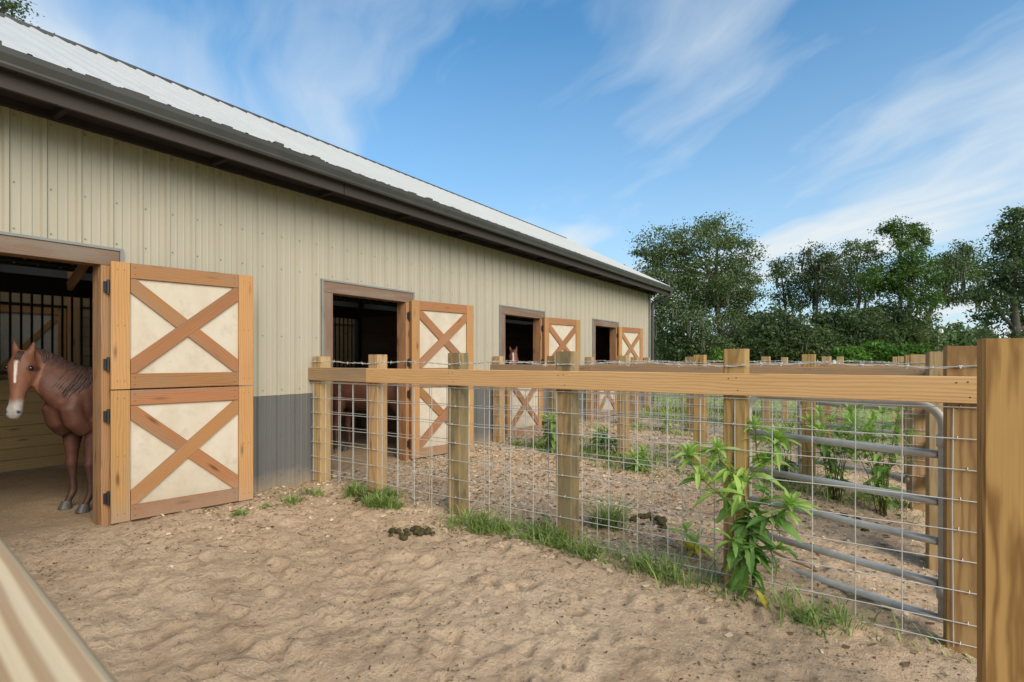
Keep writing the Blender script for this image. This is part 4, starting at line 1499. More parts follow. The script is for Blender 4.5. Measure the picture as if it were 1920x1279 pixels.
def manure_pile(cx, cy, n, spread, smin, smax, label, seed):
    root = thing('manure_pile', (cx, cy, gz(cx, cy)), 0, label, 'manure')
    rr = random.Random(seed)
    for i in range(n):
        a_, r_ = rr.uniform(0, 6.28), spread * math.sqrt(rr.random())
        x_, y_ = cx + r_ * math.cos(a_) * 1.3, cy + r_ * math.sin(a_)
        s = rr.uniform(smin, smax)
        me_b = bmesh.new()
        bmesh.ops.create_icosphere(me_b, subdivisions=2, radius=s)
        off = rr.uniform(0, 50)
        for v in me_b.verts:
            d_ = noise.noise(v.co * (18 / (s * 30)) * 2 + Vector((off, 0, 0)))
            v.co *= 1 + 0.30 * d_
            v.co.z *= 0.78
        me_ = bpy.data.meshes.new('dropping')
        me_b.to_mesh(me_)
        me_b.free()
        me_.materials.append(M['manure'])
        me_.polygons.foreach_set('use_smooth', [True] * len(me_.polygons))
        h_ = s * 0.5 + (0.05 * max(0, 1 - r_ / spread * 1.4) if rr.random() < .5 else 0)
        obj('dropping', me_, root, Matrix.Translation(Vector((x_, y_, gz(x_, y_) + h_))) @ Matrix.Rotation(rr.uniform(0, 6), 4, 'Z'))


q = P(762, 992, 4.62)
manure_pile(q.x, q.y, 22, 0.13, 0.018, 0.036, 'heap of dark olive manure balls on the open sand left of the third post', 1)
q = P(806, 998, 4.60)
manure_pile(q.x, q.y, 5, 0.04, 0.02, 0.034, 'few manure balls lying just right of the larger open heap', 2)
q = P(690, 925, 5.60)
manure_pile(q.x, q.y, 16, 0.12, 0.02, 0.04, 'dark manure heap in the grass at the foot of the second post', 3)
q = P(1215, 965, 5.1)
manure_pile(q.x, q.y, 16, 0.14, 0.018, 0.04, 'manure heap on the sand behind the fence between fourth and fifth posts', 5)
q = P(1610, 958, 5.35)
manure_pile(q.x, q.y, 14, 0.16, 0.02, 0.04, 'dark manure heap on the sand seen through the nearest tube gate', 6)

# hoof scrapes: dark half buried stones near the door
for i, (px_, py_, s_, lab) in enumerate(((885, 985, 0.05, 'small'), )):
    pass
for px_, py_, zd, s_, lab in ((872, 1140, 3.35, 0.035, 'flat sandy stone half buried in the sand below the nearest fence'), (412, 992, 4.75, 0.032, 'pale rounded stone on the sand right of the first door')):
    q = P(px_, py_, zd)
    me_b = bmesh.new()
    bmesh.ops.create_icosphere(me_b, subdivisions=2, radius=s_)
    for v in me_b.verts:
        v.co *= 1 + 0.3 * noise.noise(v.co * 25)
        v.co.z *= 0.45
    me_ = bpy.data.meshes.new('stone')
    me_b.to_mesh(me_)
    me_b.free()
    me_.materials.append(M['ground'])
    obj('stone', me_, None, Matrix.Translation(Vector((q.x, q.y, gz(q.x, q.y) + s_ * 0.2))), label=lab, cat='stone')


# ================================================================== grass
def grass(name, pts, n_per, spread, hmin, hmax, label, mat='grass', wid=0.0035):
    X, Y = [], []
    for (x_, y_, k_) in pts:
        m_ = int(n_per * k_)
        X.append(x_ + rng.normal(0, spread, m_))
        Y.append(y_ + rng.normal(0, spread * 0.7, m_))
    X, Y = np.concatenate(X), np.concatenate(Y)
    n = len(X)
    Z = height(X, Y) - 0.004
    h = hmin + (hmax - hmin) * rng.uniform(0, 1, n) ** 1.8
    h = h * (0.45 + 1.1 * vnoise(X * 9 + 30, Y * 9 + 30, 33))
    an = rng.uniform(0, 2 * np.pi, n)
    ln = rng.uniform(0.3, 2.4, n) * h
    D = np.stack([np.cos(an), np.sin(an), np.zeros(n)], 1)
    S = np.stack([-np.sin(an), np.cos(an), np.zeros(n)], 1) * wid * rng.uniform(0.7, 1.5, (n, 1))
    B = np.stack([X, Y, Z], 1)
    Zv = np.array([0, 0, 1.0])
    m1 = B + D * (ln * 0.25)[:, None] + Zv * (h * 0.55)[:, None]
    m2 = B + D * (ln * 0.65)[:, None] + Zv * (h * 0.88)[:, None]
    tp = B + D * ln[:, None] + Zv * (h * rng.uniform(0.75, 1.05, n))[:, None]
    Vv = np.stack([B - S, B + S, m1 + S, m1 - S, m2 + S * .7, m2 - S * .7, tp + S * .1, tp - S * .1], 1).reshape(-1, 3)
    i0 = np.arange(n) * 8
    Fq = np.concatenate([np.stack([i0, i0 + 1, i0 + 2, i0 + 3], 1), np.stack([i0 + 3, i0 + 2, i0 + 4, i0 + 5], 1), np.stack([i0 + 5, i0 + 4, i0 + 6, i0 + 7], 1)])
    return obj(name, mesh_quads(name, Vv, Fq, M[mat]), kind='stuff', label=label, cat='grass')


pts = []
x_ = 2.35
while x_ < 6.0:
    den_ = 0.9 if 2.5 < x_ < 5.3 else 0.6
    pts.append((x_, 3.88 + random.uniform(-0.16, 0.12), den_ * max(0.03, random.gauss(0.55, 0.6)) * (0.12 if float(vnoise(np.array([x_ * 2.3]), np.array([7.0]), 44)[0]) < 0.46 else 0.85)))
    x_ += 0.045
grass('grass', pts, 85, 0.075, 0.02, 0.15, 'green grass strip along the foot of the nearest cross fence')
grass('grass', [(0.95, 3.82, 1.4), (1.05, 3.78, 1.2), (1.35, 3.72, 1.6), (1.48, 3.68, 1.8), (1.62, 3.75, 1.2), (1.2, 3.98, 1.3), (1.28, 4.02, 1.2), (0.55, 3.62, .6), (0.62, 3.3, .5)], 130, 0.06, 0.03, 0.12,
      'green grass tufts by the second and third posts of the nearest fence')
grass('grass', [(*P(446, 966, 4.95).xy, 1.0), (*P(452, 966, 4.95).xy, .6), (*P(500, 948, 5.15).xy, .5)], 120, 0.035, 0.015, 0.05, 'tiny flat grass tuft on the sand in front of the first door')
grass('grass', [(*P(1135, 965, 4.9).xy, 1.5), (*P(1150, 975, 4.85).xy, .9)], 120, 0.05, 0.08, 0.30, 'tall pale grass clump just behind the fence left of the fourth post')
pts = []
for i in range(150):
    x_ = random.uniform(0.6, 5.9)
    y_ = random.choice([7.3, 7.5, 7.7, 10.9, 11.2, 8.6]) + random.uniform(-0.4, 0.4)
    pts.append((x_, y_, random.uniform(0.3, 1.2)))
grass('grass', pts, 55, 0.13, 0.03, 0.14, 'patchy grass tufts along the second and third cross fences', wid=0.005)
pts = [(random.uniform(0.3, 7.5), random.uniform(12.4, 17), random.uniform(.4, 1.2)) for i in range(300)]
grass('grass', pts, 45, 0.25, 0.04, 0.16, 'rough grass around the farthest cross fence', wid=0.008)
gx_ = rng.uniform(-30, 40, 900)
gy_ = rng.uniform(16.5, 60, 900)
grass('grass', [(a_, b_, 1) for a_, b_ in zip(gx_, gy_)], 26, 0.7, 0.05, 0.22, 'bright green pasture grass beyond the paddocks', 'pasture', 0.03)


# ================================================================== weeds
def leaf_mesh(name, L, W, mat, serr=0.12, fold=0.25, droop=0.35, n=7):
    """lance shaped toothed leaf along +X, folded along the midrib"""
    V_, F_ = [], []
    for i in range(n + 1):
        s = i / n
        w = W / 2 * (math.sin(math.pi * min(1, s * 0.92 + 0.04)) ** 0.8) * (1 - 0.35 * s)
        if 0 < i < n:
            w *= 1 + (serr if i % 2 else -serr)
        if i == n:
            w = 0.0008
        z = -droop * L * s * s + 0.10 * L * s
        V_ += [(s * L, w, z + fold * w), (s * L, 0, z), (s * L, -w, z + fold * w)]
    for i in range(n):
        a_ = 3 * i
        F_ += [(a_, a_ + 3, a_ + 4, a_ + 1), (a_ + 1, a_ + 4, a_ + 5, a_ + 2)]
    return mesh_from(name, V_, F_, mat, False)


LF = {}
for k_, (L_, W_, mt, dr) in dict(tip=(0.125, 0.034, 'weed_light', 0.25), young=(0.175, 0.052, 'weed_light', 0.55), mid=(0.19, 0.074, 'weed_dark', 0.5),
                                 big=(0.235, 0.105, 'weed_dark', 0.5), yellow=(0.14, 0.06, 'weed_yellow', 0.3)).items():
    LF[k_] = leaf_mesh('leaf', L_, W_, M[mt], 0.10, 0.28, dr, 10)


def put_leaf(root, kind, p, az, el, roll=0.0, s=1.0):
    Mx = Matrix.Translation(Vector(p)) @ Matrix.Rotation(az, 4, 'Z') @ Matrix.Rotation(-el, 4, 'Y') @ Matrix.Rotation(roll, 4, 'X') @ Matrix.Scale(s, 4)
    obj('leaf', LF[kind], root, Mx)


def rosette(root, p, rr, n=9, s=1.0, axis_=None):
    for i in range(n):
        az = i * 2.4 + rr.uniform(-.3, .3)
        put_leaf(root, 'tip' if i < n * 0.5 else 'young', p, az, R(75 - 65 * i / n) + rr.uniform(-.15, .15), rr.uniform(-.3, .3), s * rr.uniform(0.8, 1.2))


def stem_path(root, pts, r0, r1, sm=True):
    mb = MB()
    n = len(pts)
    mb.tube([tuple(p) for p in pts], [r0 + (r1 - r0) * i / (n - 1) for i in range(n)], 7)
    mb.build('stem', M['stem'], root, True)


rr = random.Random(11)
wroot_p = P(1398, 1096, 3.70)
wx, wy = wroot_p.x, wroot_p.y
weed = thing('leafy_weed', (wx, wy, gz(wx, wy)), 0, 'tall leafy green weed growing against the fifth post of the nearest fence', 'plant')
Z0 = 3.66


def WP(px_, py_, dzz=0.0):
    return P(px_, py_, Z0 + dzz)


stems = [
    ([WP(1398, 1100), WP(1402, 1040), WP(1404, 985), WP(1400, 950), WP(1393, 912)], .013, .008),
    ([WP(1393, 912), WP(1372, 885, -.05), WP(1350, 862, -.08), WP(1346, 846, -.1)], .007, .003),
    ([WP(1393, 912), WP(1412, 888, .02), WP(1436, 866, .05), WP(1452, 842, .06), WP(1458, 826, .05)], .007, .003),
    ([WP(1425, 876, .03), WP(1418, 840, .05), WP(1416, 806, .05)], .005, .0025),
    ([WP(1404, 985), WP(1440, 972, -.1), WP(1466, 962, -.14), WP(1482, 950, -.16)], .006, .003),
    ([WP(1400, 952), WP(1352, 930, -.08), WP(1318, 900, -.12), WP(1300, 875, -.14), WP(1292, 856, -.15)], .007, .003),
    ([WP(1402, 1040), WP(1432, 1030, -.08), WP(1462, 1030, -.1)], .005, .002),
    ([WP(1402, 1060), WP(1380, 1035, -.1), WP(1372, 1010, -.12)], .005, .002),
    ([WP(1404, 1000), WP(1420, 955, .1), WP(1432, 925, .12)], .006, .002),
]
for p_, a_, b_ in stems:
    stem_path(weed, p_, a_, b_)
for p_, n_, s_ in ((stems[1][0][-1], 12, 1.0), (stems[2][0][-1], 13, 1.05), (stems[3][0][-1], 12, 0.95), (stems[4][0][-1], 13, 1.1), (stems[5][0][-1], 14, 1.1),
                   (stems[6][0][-1], 8, .6), (WP(1436, 866, .05), 8, 1.0), (WP(1395, 905), 8, 1.0), (stems[8][0][-1], 8, .9), (WP(1318, 900, -.12), 6, .9), (WP(1400, 1000), 5, .8)):
    rosette(weed, p_, rr, int(n_ * 1.6), s_ * 0.84)


def img_leaf(px_, py_, dzz, dpx, dpy, kind, s=1.0, dd=0.0):
    """leaf rooted at a stem point, pointing to a second point"""
    a_ = WP(px_, py_, dzz)
    b_ = WP(px_ + dpx, py_ + dpy, dzz + dd)
    d = b_ - a_
    az = math.atan2(d.y, d.x)
    el = math.atan2(d.z, math.hypot(d.x, d.y))
    put_leaf(weed, kind, a_, az, el + 0.25, rr.uniform(-.5, .5), s)


for a_ in ((1395, 940, 0, -50, 40, 'big', 1.0, -.06), (1402, 960, 0, 60, 30, 'big', .9, -.10), (1410, 915, 0, 70, 20, 'mid', 1.1, .0), (1398, 985, 0, -45, 10, 'mid', .8, -.1),
           (1400, 1000, 0, -30, 70, 'big', .9, -.05), (1404, 1010, 0, 45, 60, 'big', 1.0, -.08), (1402, 1030, 0, -60, 60, 'big', .9, -.12), (1403, 1040, 0, 60, 50, 'big', 1.0, -.05),
           (1400, 1060, -.03, -15, 110, 'big', 1.05, -.04), (1404, 1060, -.03, 50, 85, 'big', .85, -.05), (1400, 1055, -.03, -60, 75, 'mid', 1.1, -.05), (1404, 1020, -.02, 5, 70, 'mid', 1.0, -.15),
           (1466, 962, -.14, 60, 30, 'young', 1.2, 0), (1445, 970, -.11, 30, 50, 'mid', .8, 0), (1482, 950, -.16, 60, 6, 'young', 1.2, 0), (1462, 1030, -.1, 50, 20, 'mid', .9, .1), (1440, 1030, -.08, 30, 70, 'mid', 1.0, 0),
           (1318, 900, -.12, -55, 8, 'mid', .9, -.05), (1345, 925, -.08, -50, 25, 'young', 1.1, 0), (1352, 930, -.08, 20, 55, 'mid', .7, 0), (1436, 866, .05, 70, 10, 'young', 1.2, 0), (1412, 888, .02, 60, 25, 'young', 1.2, -.1),
           (1372, 885, -.05, -40, 20, 'young', 1.1, 0), (1376, 890, -.05, 15, 40, 'young', 1.0, -.1), (1393, 912, 0, -20, 50, 'young', 1.2, -.1), (1400, 1075, 0, -40, 45, 'mid', .9, -.1), (1402, 1075, 0, 50, 45, 'mid', 1.0, .1),
           (1402, 1045, 0, -50, 20, 'mid', .9, .1), (1404, 1000, 0, 70, 40, 'mid', 1.0, .1), (1403, 1050, .0, 30, 100, 'big', .8, .05), (1398, 1030, 0, -60, 30, 'mid', 1.0, .1), (1400, 970, .0, -50, 40, 'mid', 1.0, .05)):
    img_leaf(*a_)
img_leaf(1418, 1108, -.16, 22, 50, 'yellow', 1.1, -.04)
for p_, a_, b_ in stems:
    for k in range(24 if len(p_) > 3 else 15):
        s_ = rr.uniform(0.12, 0.97) * (len(p_) - 1)
        i0 = int(s_)
        q_ = p_[i0].lerp(p_[i0 + 1], s_ - i0)
        hi = (q_.z - gz(wx, wy)) / 1.05
        kind = 'young' if rr.random() < hi * 1.3 - .15 else rr.choice(['mid', 'mid', 'big'])
        put_leaf(weed, kind, q_, rr.uniform(0, 6.28), R(rr.uniform(-25, 50)), rr.uniform(-.5, .5), rr.uniform(.42, .95))
for i in range(38):
    s_ = rr.random()
    put_leaf(weed, rr.choice(['mid', 'big', 'mid']), WP(1402 + rr.uniform(-8, 8), 1088 - s_ * 150), rr.uniform(0, 6.28), R(rr.uniform(-50, 28)), rr.uniform(-.5, .5), rr.uniform(.4, .95))


def weed_bush(x_, y_, h, n, label, spread=0.25, group=None, lmix=('young', 'mid', 'tip')):
    g = gz(x_, y_)
    root = thing('weed', (x_, y_, g), 0, label, 'plant', group)
    r2 = random.Random(int(x_ * 100 + y_ * 1000))
    for i in range(n):
        a_ = r2.uniform(0, 6.28)
        hh = h * r2.uniform(0.6, 1.0)
        sp_ = spread * r2.uniform(0.3, 1.0)
        b0 = Vector((x_ + r2.uniform(-.06, .06), y_ + r2.uniform(-.06, .06), g - 0.02))
        tip = b0 + Vector((math.cos(a_) * sp_, math.sin(a_) * sp_, hh))
        mid = b0.lerp(tip, .5) + Vector((0, 0, hh * .06)) - Vector((math.cos(a_), math.sin(a_), 0)) * sp_ * .15
        stem_path(root, [b0, mid, tip], .006, .002)
        rosette(root, tip, r2, 7, r2.uniform(.8, 1.15))
        for k_ in range(9):
            s_ = r2.uniform(.15, .95)
            q_ = b0.lerp(mid, s_ * 2) if s_ < .5 else mid.lerp(tip, s_ * 2 - 1)
            put_leaf(root, r2.choice(lmix), q_, r2.uniform(0, 6.28), R(r2.uniform(-30, 35)), r2.uniform(-.4, .4), r2.uniform(.7, 1.1))


weed_bush(5.20, 7.20, 1.12, 14, 'bright green weed bush behind the nearest gate, left of its pair', 0.36)
weed_bush(5.62, 7.05, 1.18, 14, 'bright green weed bush behind the nearest gate, beside the right posts', 0.34)
weed_bush(4.62, 7.75, 0.75, 5, 'small green weed behind the second cross fence near the fifth post', 0.2)
weed_bush(1.33, 7.35, 0.62, 4, 'small climbing weed at the foot of the second cross fence near the third door', 0.12, None, ('mid', 'big'))
weed_bush(2.0, 7.9, 0.42, 5, 'low leafy weed on the ground just beyond the second cross fence', 0.22, None, ('mid', 'big'))
weed_bush(2.9, 7.0, 0.30, 4, 'low bright weed in the second paddock in front of the second cross fence', 0.2)
weed_bush(2.05, 10.9, 0.45, 4, 'small weed by the third cross fence near the fourth door', 0.2)
q = P(1290, 1000, 4.35)
weed_bush(q.x, q.y, 0.20, 2, 'wilted pale weed behind the fence left of the tall weed', 0.1, None, ('young', 'yellow'))


# ================================================================== trees
def tree(name, Zd, trunk, lobes, mat, label, cat='tree', dens=1.0, leaf=0.125, moss=0, trunk_r=0.22, fill=1.0, seed=0, group=None, lobe_k=1.24):
    """trunk: list of px points from the ground up; lobes: (px, py, rx_px, ry_px)"""
    r2 = np.random.default_rng(seed + 100)
    rp_ = random.Random(seed)
    base = P(trunk[0][0], HOR, Zd)
    g = gz(base.x, base.y)
    root = thing(name, (base.x, base.y, g), 0, label, cat, group)
    k_ = Zd / FPX
    tp = [Vector((base.x, base.y, g - 0.3))]
    for q_ in trunk[1:]:
        p_ = P(q_[0], q_[1], Zd + rp_.uniform(-.5, .5))
        tp.append(p_)
    tb = MB()
    n_ = len(tp)
    tb.tube([tuple(p_) for p_ in tp], [trunk_r * (1 - 0.65 * i / (n_ - 1)) for i in range(n_)], 9)
    C_, Sz = [], []
    for (lx, ly, rx, ry) in lobes:
        rx, ry = rx * lobe_k, ry * lobe_k
        rxm, rym = rx * k_, ry * k_
        dep = min(rxm, rym * 1.5) * 0.9
        lc = P(lx, ly, Zd + rp_.uniform(-1, 1) * min(2.0, rxm * .6))
        # a limb from the nearest trunk point below
        cand = min(tp[1:] if n_ > 1 else tp, key=lambda p_: (p_ - lc).length + (4 if p_.z > lc.z else 0))
        midp = cand.lerp(lc, .5) + Vector((rp_.uniform(-.4, .4), rp_.uniform(-.4, .4), rp_.uniform(.0, .5)))
        tb.tube([tuple(cand), tuple(midp), tuple(lc)], [trunk_r * .42, trunk_r * .26, trunk_r * .10], 6)
        nsub = max(6, int(17 * dens * (rxm * rym) / 2.2))
        for j in range(nsub):
            v_ = r2.normal(0, 1, 3)
            v_ /= np.linalg.norm(v_)
            rad = r2.uniform(0.25, 1.0) ** 0.55
            sc_ = Vector((v_[0] * RT[0] * rxm + v_[1] * FW[0] * dep, v_[0] * RT[1] * rxm + v_[1] * FW[1] * dep, v_[2] * rym)) * rad
            cc = lc + sc_
            if j % 2 == 0:
                tb.tube([tuple(lc.lerp(cc, .05)), tuple(lc.lerp(cc, .55) + Vector((0, 0, .1))), tuple(cc)], [trunk_r * .10, trunk_r * .06, trunk_r * .025], 4, False)
            C_.append(cc)
            Sz.append(r2.uniform(.42, .85) * (min(rxm, rym) ** 0.5))
    tb.build('trunk', M['bark'], root, True)
    C_ = np.array([tuple(c_) for c_ in C_])
    Sz = np.array(Sz)
    per = int(92 * fill)
    n = len(C_) * per
    idx = np.repeat(np.arange(len(C_)), per)
    v = r2.normal(0, 1, (n, 3))
    v[:, 2] *= 0.62
    pos_ = C_[idx] + v * Sz[idx][:, None] * 0.62
    a_ = r2.normal(0, 1, (n, 3))
    a_ /= np.linalg.norm(a_, axis=1)[:, None]
    b_ = np.cross(a_, r2.normal(0, 1, (n, 3)))
    b_ /= np.linalg.norm(b_, axis=1)[:, None]
    s_ = (leaf * r2.uniform(.55, 1.25, n))[:, None]
    Vv = np.stack([pos_ - a_ * s_, pos_ + b_ * s_ * .45, pos_ + a_ * s_, pos_ - b_ * s_ * .45], 1).reshape(-1, 3)
    Fq = np.arange(n * 4).reshape(-1, 4)
    obj('crown', mesh_quads('crown', Vv, Fq, M[mat]), root, Matrix.Identity(4))
    if moss:
        mm_ = MB()
        for i in range(moss):
            c_ = Vector(C_[rp_.randrange(len(C_))])
            L_ = rp_.uniform(.5, 1.5)
            for q_ in range(4):
                o_ = Vector((rp_.uniform(-.15, .15), rp_.uniform(-.15, .15), 0))
                a2 = c_ + o_
                mm_.tube([tuple(a2), tuple(a2 + Vector((rp_.uniform(-.06, .06), rp_.uniform(-.06, .06), -L_ * .6))), tuple(a2 + Vector((rp_.uniform(-.1, .1), 0, -L_ * rp_.uniform(.8, 1.1))))],
                         [.035, .05, .008], 4, False)
        mm_.build('hanging_moss', M['moss'], root, kind='stuff')
    return root


tree('oak_tree', 46, [(1355, 674), (1352, 630), (1345, 580), (1342, 520), (1345, 460)],
     [(1345, 432, 42, 24), (1300, 462, 42, 30), (1385, 455, 22, 14), (1372, 475, 40, 26), (1245, 462, 38, 28), (1215, 492, 26, 22), (1262, 510, 50, 34), (1330, 520, 55, 40), (1385, 525, 38, 32), (1405, 540, 18, 30), (1340, 570, 55, 32), (1388, 590, 34, 30), (1300, 560, 40, 34), (1350, 620, 60, 26)],
     'leaf_oak', 'tall broad oak tree just right of the barn roof end', dens=1.0, moss=20, trunk_r=.32, seed=1)
tree('oak_tree', 38, [(1290, 674), (1296, 640), (1280, 590), (1255, 560)],
     [(1235, 545, 26, 22), (1250, 585, 36, 28), (1285, 600, 34, 26), (1240, 625, 34, 26), (1290, 640, 40, 26), (1215, 520, 16, 18), (1262, 655, 45, 18), (1330, 650, 40, 20)],
     'leaf_dark', 'dark leaning tree behind the barn corner and its downspout', dens=1.1, moss=24, trunk_r=.24, seed=2)
tree('slender_tree', 52, [(1482, 674), (1478, 620), (1470, 560), (1464, 500)],
     [(1463, 494, 14, 16), (1452, 515, 14, 12), (1478, 520, 20, 18), (1496, 528, 16, 16), (1465, 548, 20, 14), (1490, 560, 24, 16)],
     'leaf_oak', 'slender sparse tree standing alone in the gap right of the big oak', dens=.8, leaf=.13, trunk_r=.14, seed=3, moss=6)
tree('oak_tree', 48, [(1528, 674), (1530, 620), (1532, 560), (1528, 510)],
     [(1525, 482, 26, 18), (1512, 505, 22, 22), (1545, 500, 24, 20), (1530, 535, 36, 24), (1560, 548, 26, 22), (1512, 560, 20, 18)],
     'leaf_dark', 'mossy tree with bare pale trunk left of the middle tree group', dens=.85, moss=34, trunk_r=.2, seed=4)
tree('oak_tree', 50, [(1598, 674), (1600, 620), (1612, 560), (1606, 500)],
     [(1612, 462, 34, 10), (1582, 478, 26, 14), (1568, 500, 26, 18), (1636, 478, 16, 10), (1605, 505, 36, 20), (1580, 535, 34, 20), (1628, 535, 32, 22), (1600, 560, 34, 18)],
     'leaf_oak', 'flat topped spreading tree left of the tall pine', dens=.9, moss=12, trunk_r=.24, seed=5)
tree('pine_tree', 47, [(1686, 674), (1687, 600), (1690, 520), (1688, 470), (1692, 440)],
     [(1684, 426, 24, 10), (1670, 438, 20, 9), (1708, 434, 20, 10), (1732, 442, 16, 9), (1728, 460, 20, 8), (1690, 455, 22, 10)],
     'leaf_pine', 'tall pine with tufted dark crown, highest of the middle group', dens=1.7, leaf=.12, trunk_r=.22, seed=6)
tree('broad_tree', 44, [(1700, 674), (1702, 620), (1706, 560), (1704, 510)],
     [(1700, 486, 30, 18), (1672, 505, 36, 16), (1725, 495, 24, 22), (1650, 520, 32, 16), (1700, 525, 44, 24), (1735, 535, 24, 26), (1665, 545, 34, 16), (1712, 560, 36, 20)],
     'leaf_pine', 'brighter green broad tree below the tall pine crown', dens=1.0, trunk_r=.26, seed=7)
tree('oak_tree', 45, [(1724, 674), (1730, 620), (1750, 570), (1785, 530)],
     [(1792, 478, 30, 16), (1775, 498, 28, 20), (1818, 500, 26, 24), (1795, 522, 42, 24), (1832, 535, 20, 24), (1770, 545, 28, 20), (1805, 556, 32, 14), (1735, 572, 16, 14)],
     'leaf_oak', 'rounded oak with sky showing under its crown, right of the pine', dens=.9, moss=26, trunk_r=.26, seed=8)
tree('oak_tree', 33, [(1905, 674), (1906, 620), (1900, 560), (1905, 480)],
     [(1912, 402, 14, 12), (1905, 425, 20, 16), (1930, 440, 40, 30), (1888, 462, 20, 18), (1905, 490, 34, 24), (1885, 520, 20, 14), (1900, 548, 44, 26), (1862, 560, 24, 18), (1885, 590, 44, 24), (1905, 630, 50, 26), (1960, 500, 60, 60), (1960, 600, 60, 50)],
     'leaf_dark', 'large dark tree at the right edge of the view', dens=.95, moss=8, trunk_r=.3, seed=9)
under = [(1465, 618, 48, 34, 'tree thicket under the slender tree'), (1515, 640, 40, 30, 'low dark tree under the mossy tree'), (1560, 612, 40, 34, 'dark understory tree left of the flat topped tree'), (1612, 620, 46, 36, 'dark understory tree below the flat topped tree'),
         (1665, 600, 40, 34, 'dark understory tree left of the pine trunk'), (1705, 625, 40, 36, 'dark understory tree at the foot of the pine'), (1420, 625, 40, 34, 'dark understory tree right of the big oak trunk'), (1385, 650, 40, 22, 'low dark shrub under the big oak'), (1225, 650, 40, 22, 'low dark shrub seen beside the barn corner')]
for i, (ux, uy, ur, uh, lab) in enumerate(under):
    tree('understory_tree', 39 + (i * 37 % 9), [(ux, 674), (ux, uy + 10)],
         [(ux + dx * ur, uy + dy * uh, ur * .55, uh * .55) for dx, dy in ((0, -.5), (-.5, -.1), (.5, -.1), (0, .2), (-.5, .6), (.5, .6), (0, .7))],
         'leaf_oak' if i % 2 else 'leaf_dark', lab, dens=1.15, trunk_r=.12, seed=20 + i, moss=6, leaf=.15)
for i, (ux, uy, ur, uh, Zd, mt, lab) in enumerate(((1650, 656, 42, 14, 38, 'leaf_shrub', 'bright green shrub below the pine tree'), (1700, 662, 26, 12, 37, 'leaf_shrub', 'small bright green shrub right of the brightest one'),
                                                    (1590, 662, 22, 10, 37, 'leaf_shrub', 'small light green shrub left of the brightest one'), (1335, 664, 20, 8, 40, 'leaf_shrub', 'light green bush at the foot of the big oak'),
                                                    (1792, 638, 46, 26, 62, 'leaf_far', 'pale distant bushy tree behind the white lamp pole'), (1748, 640, 34, 24, 60, 'leaf_far', 'pale distant bush left of the white lamp pole'),
                                                    (1835, 646, 40, 24, 64, 'leaf_far', 'pale distant bush right of the white lamp pole'), (1770, 625, 30, 10, 110, 'leaf_far', 'faraway tree top seen under the rounded oak'),
                                                    (1880, 655, 40, 16, 60, 'leaf_dark', 'dark hedge behind the big gate post'), (1480, 664, 60, 9, 46, 'leaf_dark', 'dark low hedge left of the far wire fence posts'))):
    tree('bush', Zd, [(ux, 674), (ux, uy + 4)],
         [(ux + dx * ur, uy + dy * uh, ur * .5, uh * .6) for dx, dy in ((0, -.4), (-.55, 0), (.55, 0), (0, .5), (-.6, .7), (.6, .7))],
         mt, lab, cat='bush', dens=1.3 if Zd < 60 else .5, trunk_r=.06, seed=50 + i, leaf=.15 if Zd < 60 else .3)
# twigs of a tree that stands behind the barn at the left
tree('barn_side_tree', 21, [(-60, 674), (-60, 300), (-55, 120), (-40, 40)],
     [(-20, 0, 34, 22), (10, 20, 24, 16), (28, 14, 18, 12), (-10, 50, 26, 14), (18, 44, 14, 8), (-60, 20, 60, 60), (-110, 60, 60, 60)],
     'leaf_dark', 'tree behind the barn whose twigs show above the roof at top left', dens=1.3, leaf=.07, trunk_r=.22, seed=80, fill=.55)
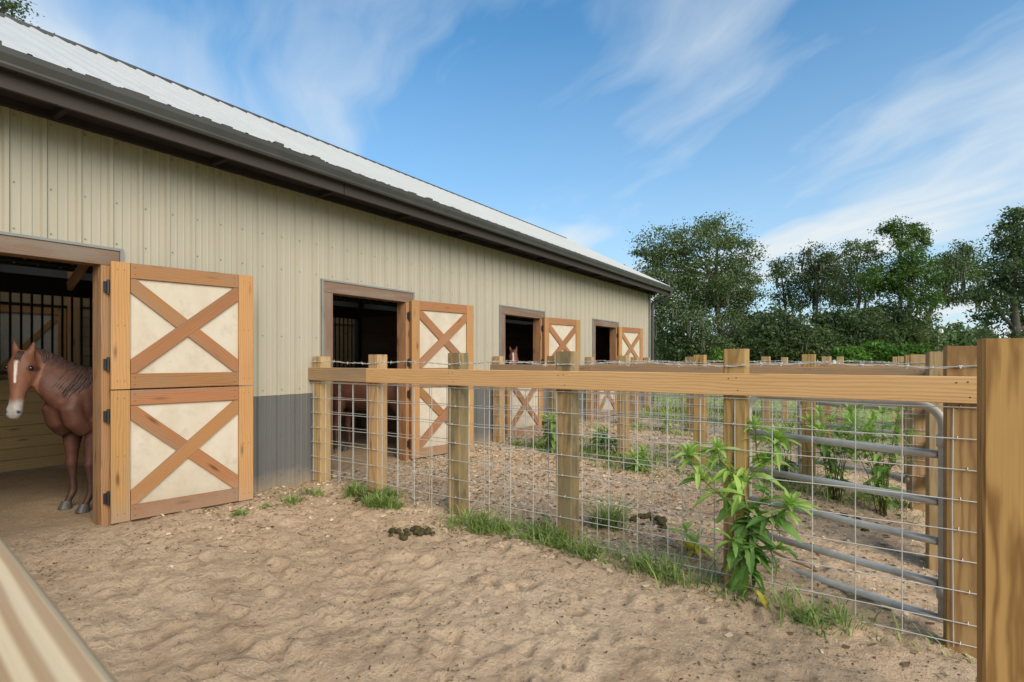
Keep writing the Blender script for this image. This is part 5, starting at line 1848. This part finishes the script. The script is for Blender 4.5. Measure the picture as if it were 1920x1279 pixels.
# distant wood as one mass
n = 26000
u_ = rng.uniform(1100, 2100, n)
zz_ = rng.uniform(70, 100, n)
hh_ = (0.75 + 0.5 * vnoise(u_ / 37, u_ * 0 + 3, 5) + 0.25 * vnoise(u_ / 11, u_ * 0 + 3, 6)) * 4.3
hh_ = np.where((u_ > 1730) & (u_ < 1850), hh_ * .30, hh_)
hv_ = rng.uniform(0, 1, n) ** .8 * hh_
uu_ = (u_ - 960) / FPX
pos_ = np.stack([CX + zz_ * (FW[0] + uu_ * RT[0]), CY + zz_ * (FW[1] + uu_ * RT[1]), hv_ - .3], 1)
a_ = rng.normal(0, 1, (n, 3)); a_ /= np.linalg.norm(a_, axis=1)[:, None]
b_ = np.cross(a_, rng.normal(0, 1, (n, 3))); b_ /= np.linalg.norm(b_, axis=1)[:, None]
s_ = rng.uniform(.25, .6, (n, 1))
Vv = np.stack([pos_ - a_ * s_, pos_ + b_ * s_ * .6, pos_ + a_ * s_, pos_ - b_ * s_ * .6], 1).reshape(-1, 3)
obj('distant_wood', mesh_quads('distant_wood', Vv, np.arange(n * 4).reshape(-1, 4), M['leaf_dark']), kind='stuff', label='dark distant wood closing the view behind the trees', cat='wood')

# lamp pole, small white shed glimpsed between the trunks
q = P(1759, HOR, 46)
lp = thing('lamp_pole', (q.x, q.y, -0.33), 0, 'thin pole with a white lamp head in front of the distant bushes', 'lamp pole')
mb = MB()
mb.tube([(q.x, q.y, -0.4), (q.x, q.y, 3.98)], 0.07, 8)
mb.build('pole', M['trim'], lp)
mb = MB()
q2 = P(1763, 620, 46)
mb.tube([(q.x, q.y, 3.96), (q.x + .08, q.y + .05, 4.0), (q2.x, q2.y, 3.95)], 0.04, 6)
mb.build('lamp_arm', M['trim'], lp)
mb = MB()
mb.tube([(q2.x, q2.y, 4.02), (q2.x, q2.y, 3.94), (q2.x, q2.y, 3.70), (q2.x, q2.y, 3.62)], [.09, .19, .22, .09], 12)
mb.build('lamp_head', M['white'], lp, True)
q = P(1548, HOR, 62)
sh = thing('white_shed', (q.x, q.y, -0.33), R(34), 'small white building glimpsed between the far tree trunks', 'shed')
mb = MB()
d_ = Matrix.Translation(Vector((q.x, q.y, -.4))) @ Matrix.Rotation(R(34), 4, 'Z')
mb.box((-1.4, -1, 0), (1.4, 1, 1.9))
mb.build('wall', M['white'], sh, M=d_)
mb = MB()
for sg in (-1, 1):
    mb.quad((-1.6, sg * 1.2, 1.82), (1.6, sg * 1.2, 1.82), (1.6, 0, 2.5), (-1.6, 0, 2.5))
mb.quad((-1.4, -1, 1.9), (-1.4, 1, 1.9), (-1.4, 0, 2.45))
mb.quad((1.4, -1, 1.9), (1.4, 1, 1.9), (1.4, 0, 2.45))
mb.build('roof', M['trim'], sh, M=d_)
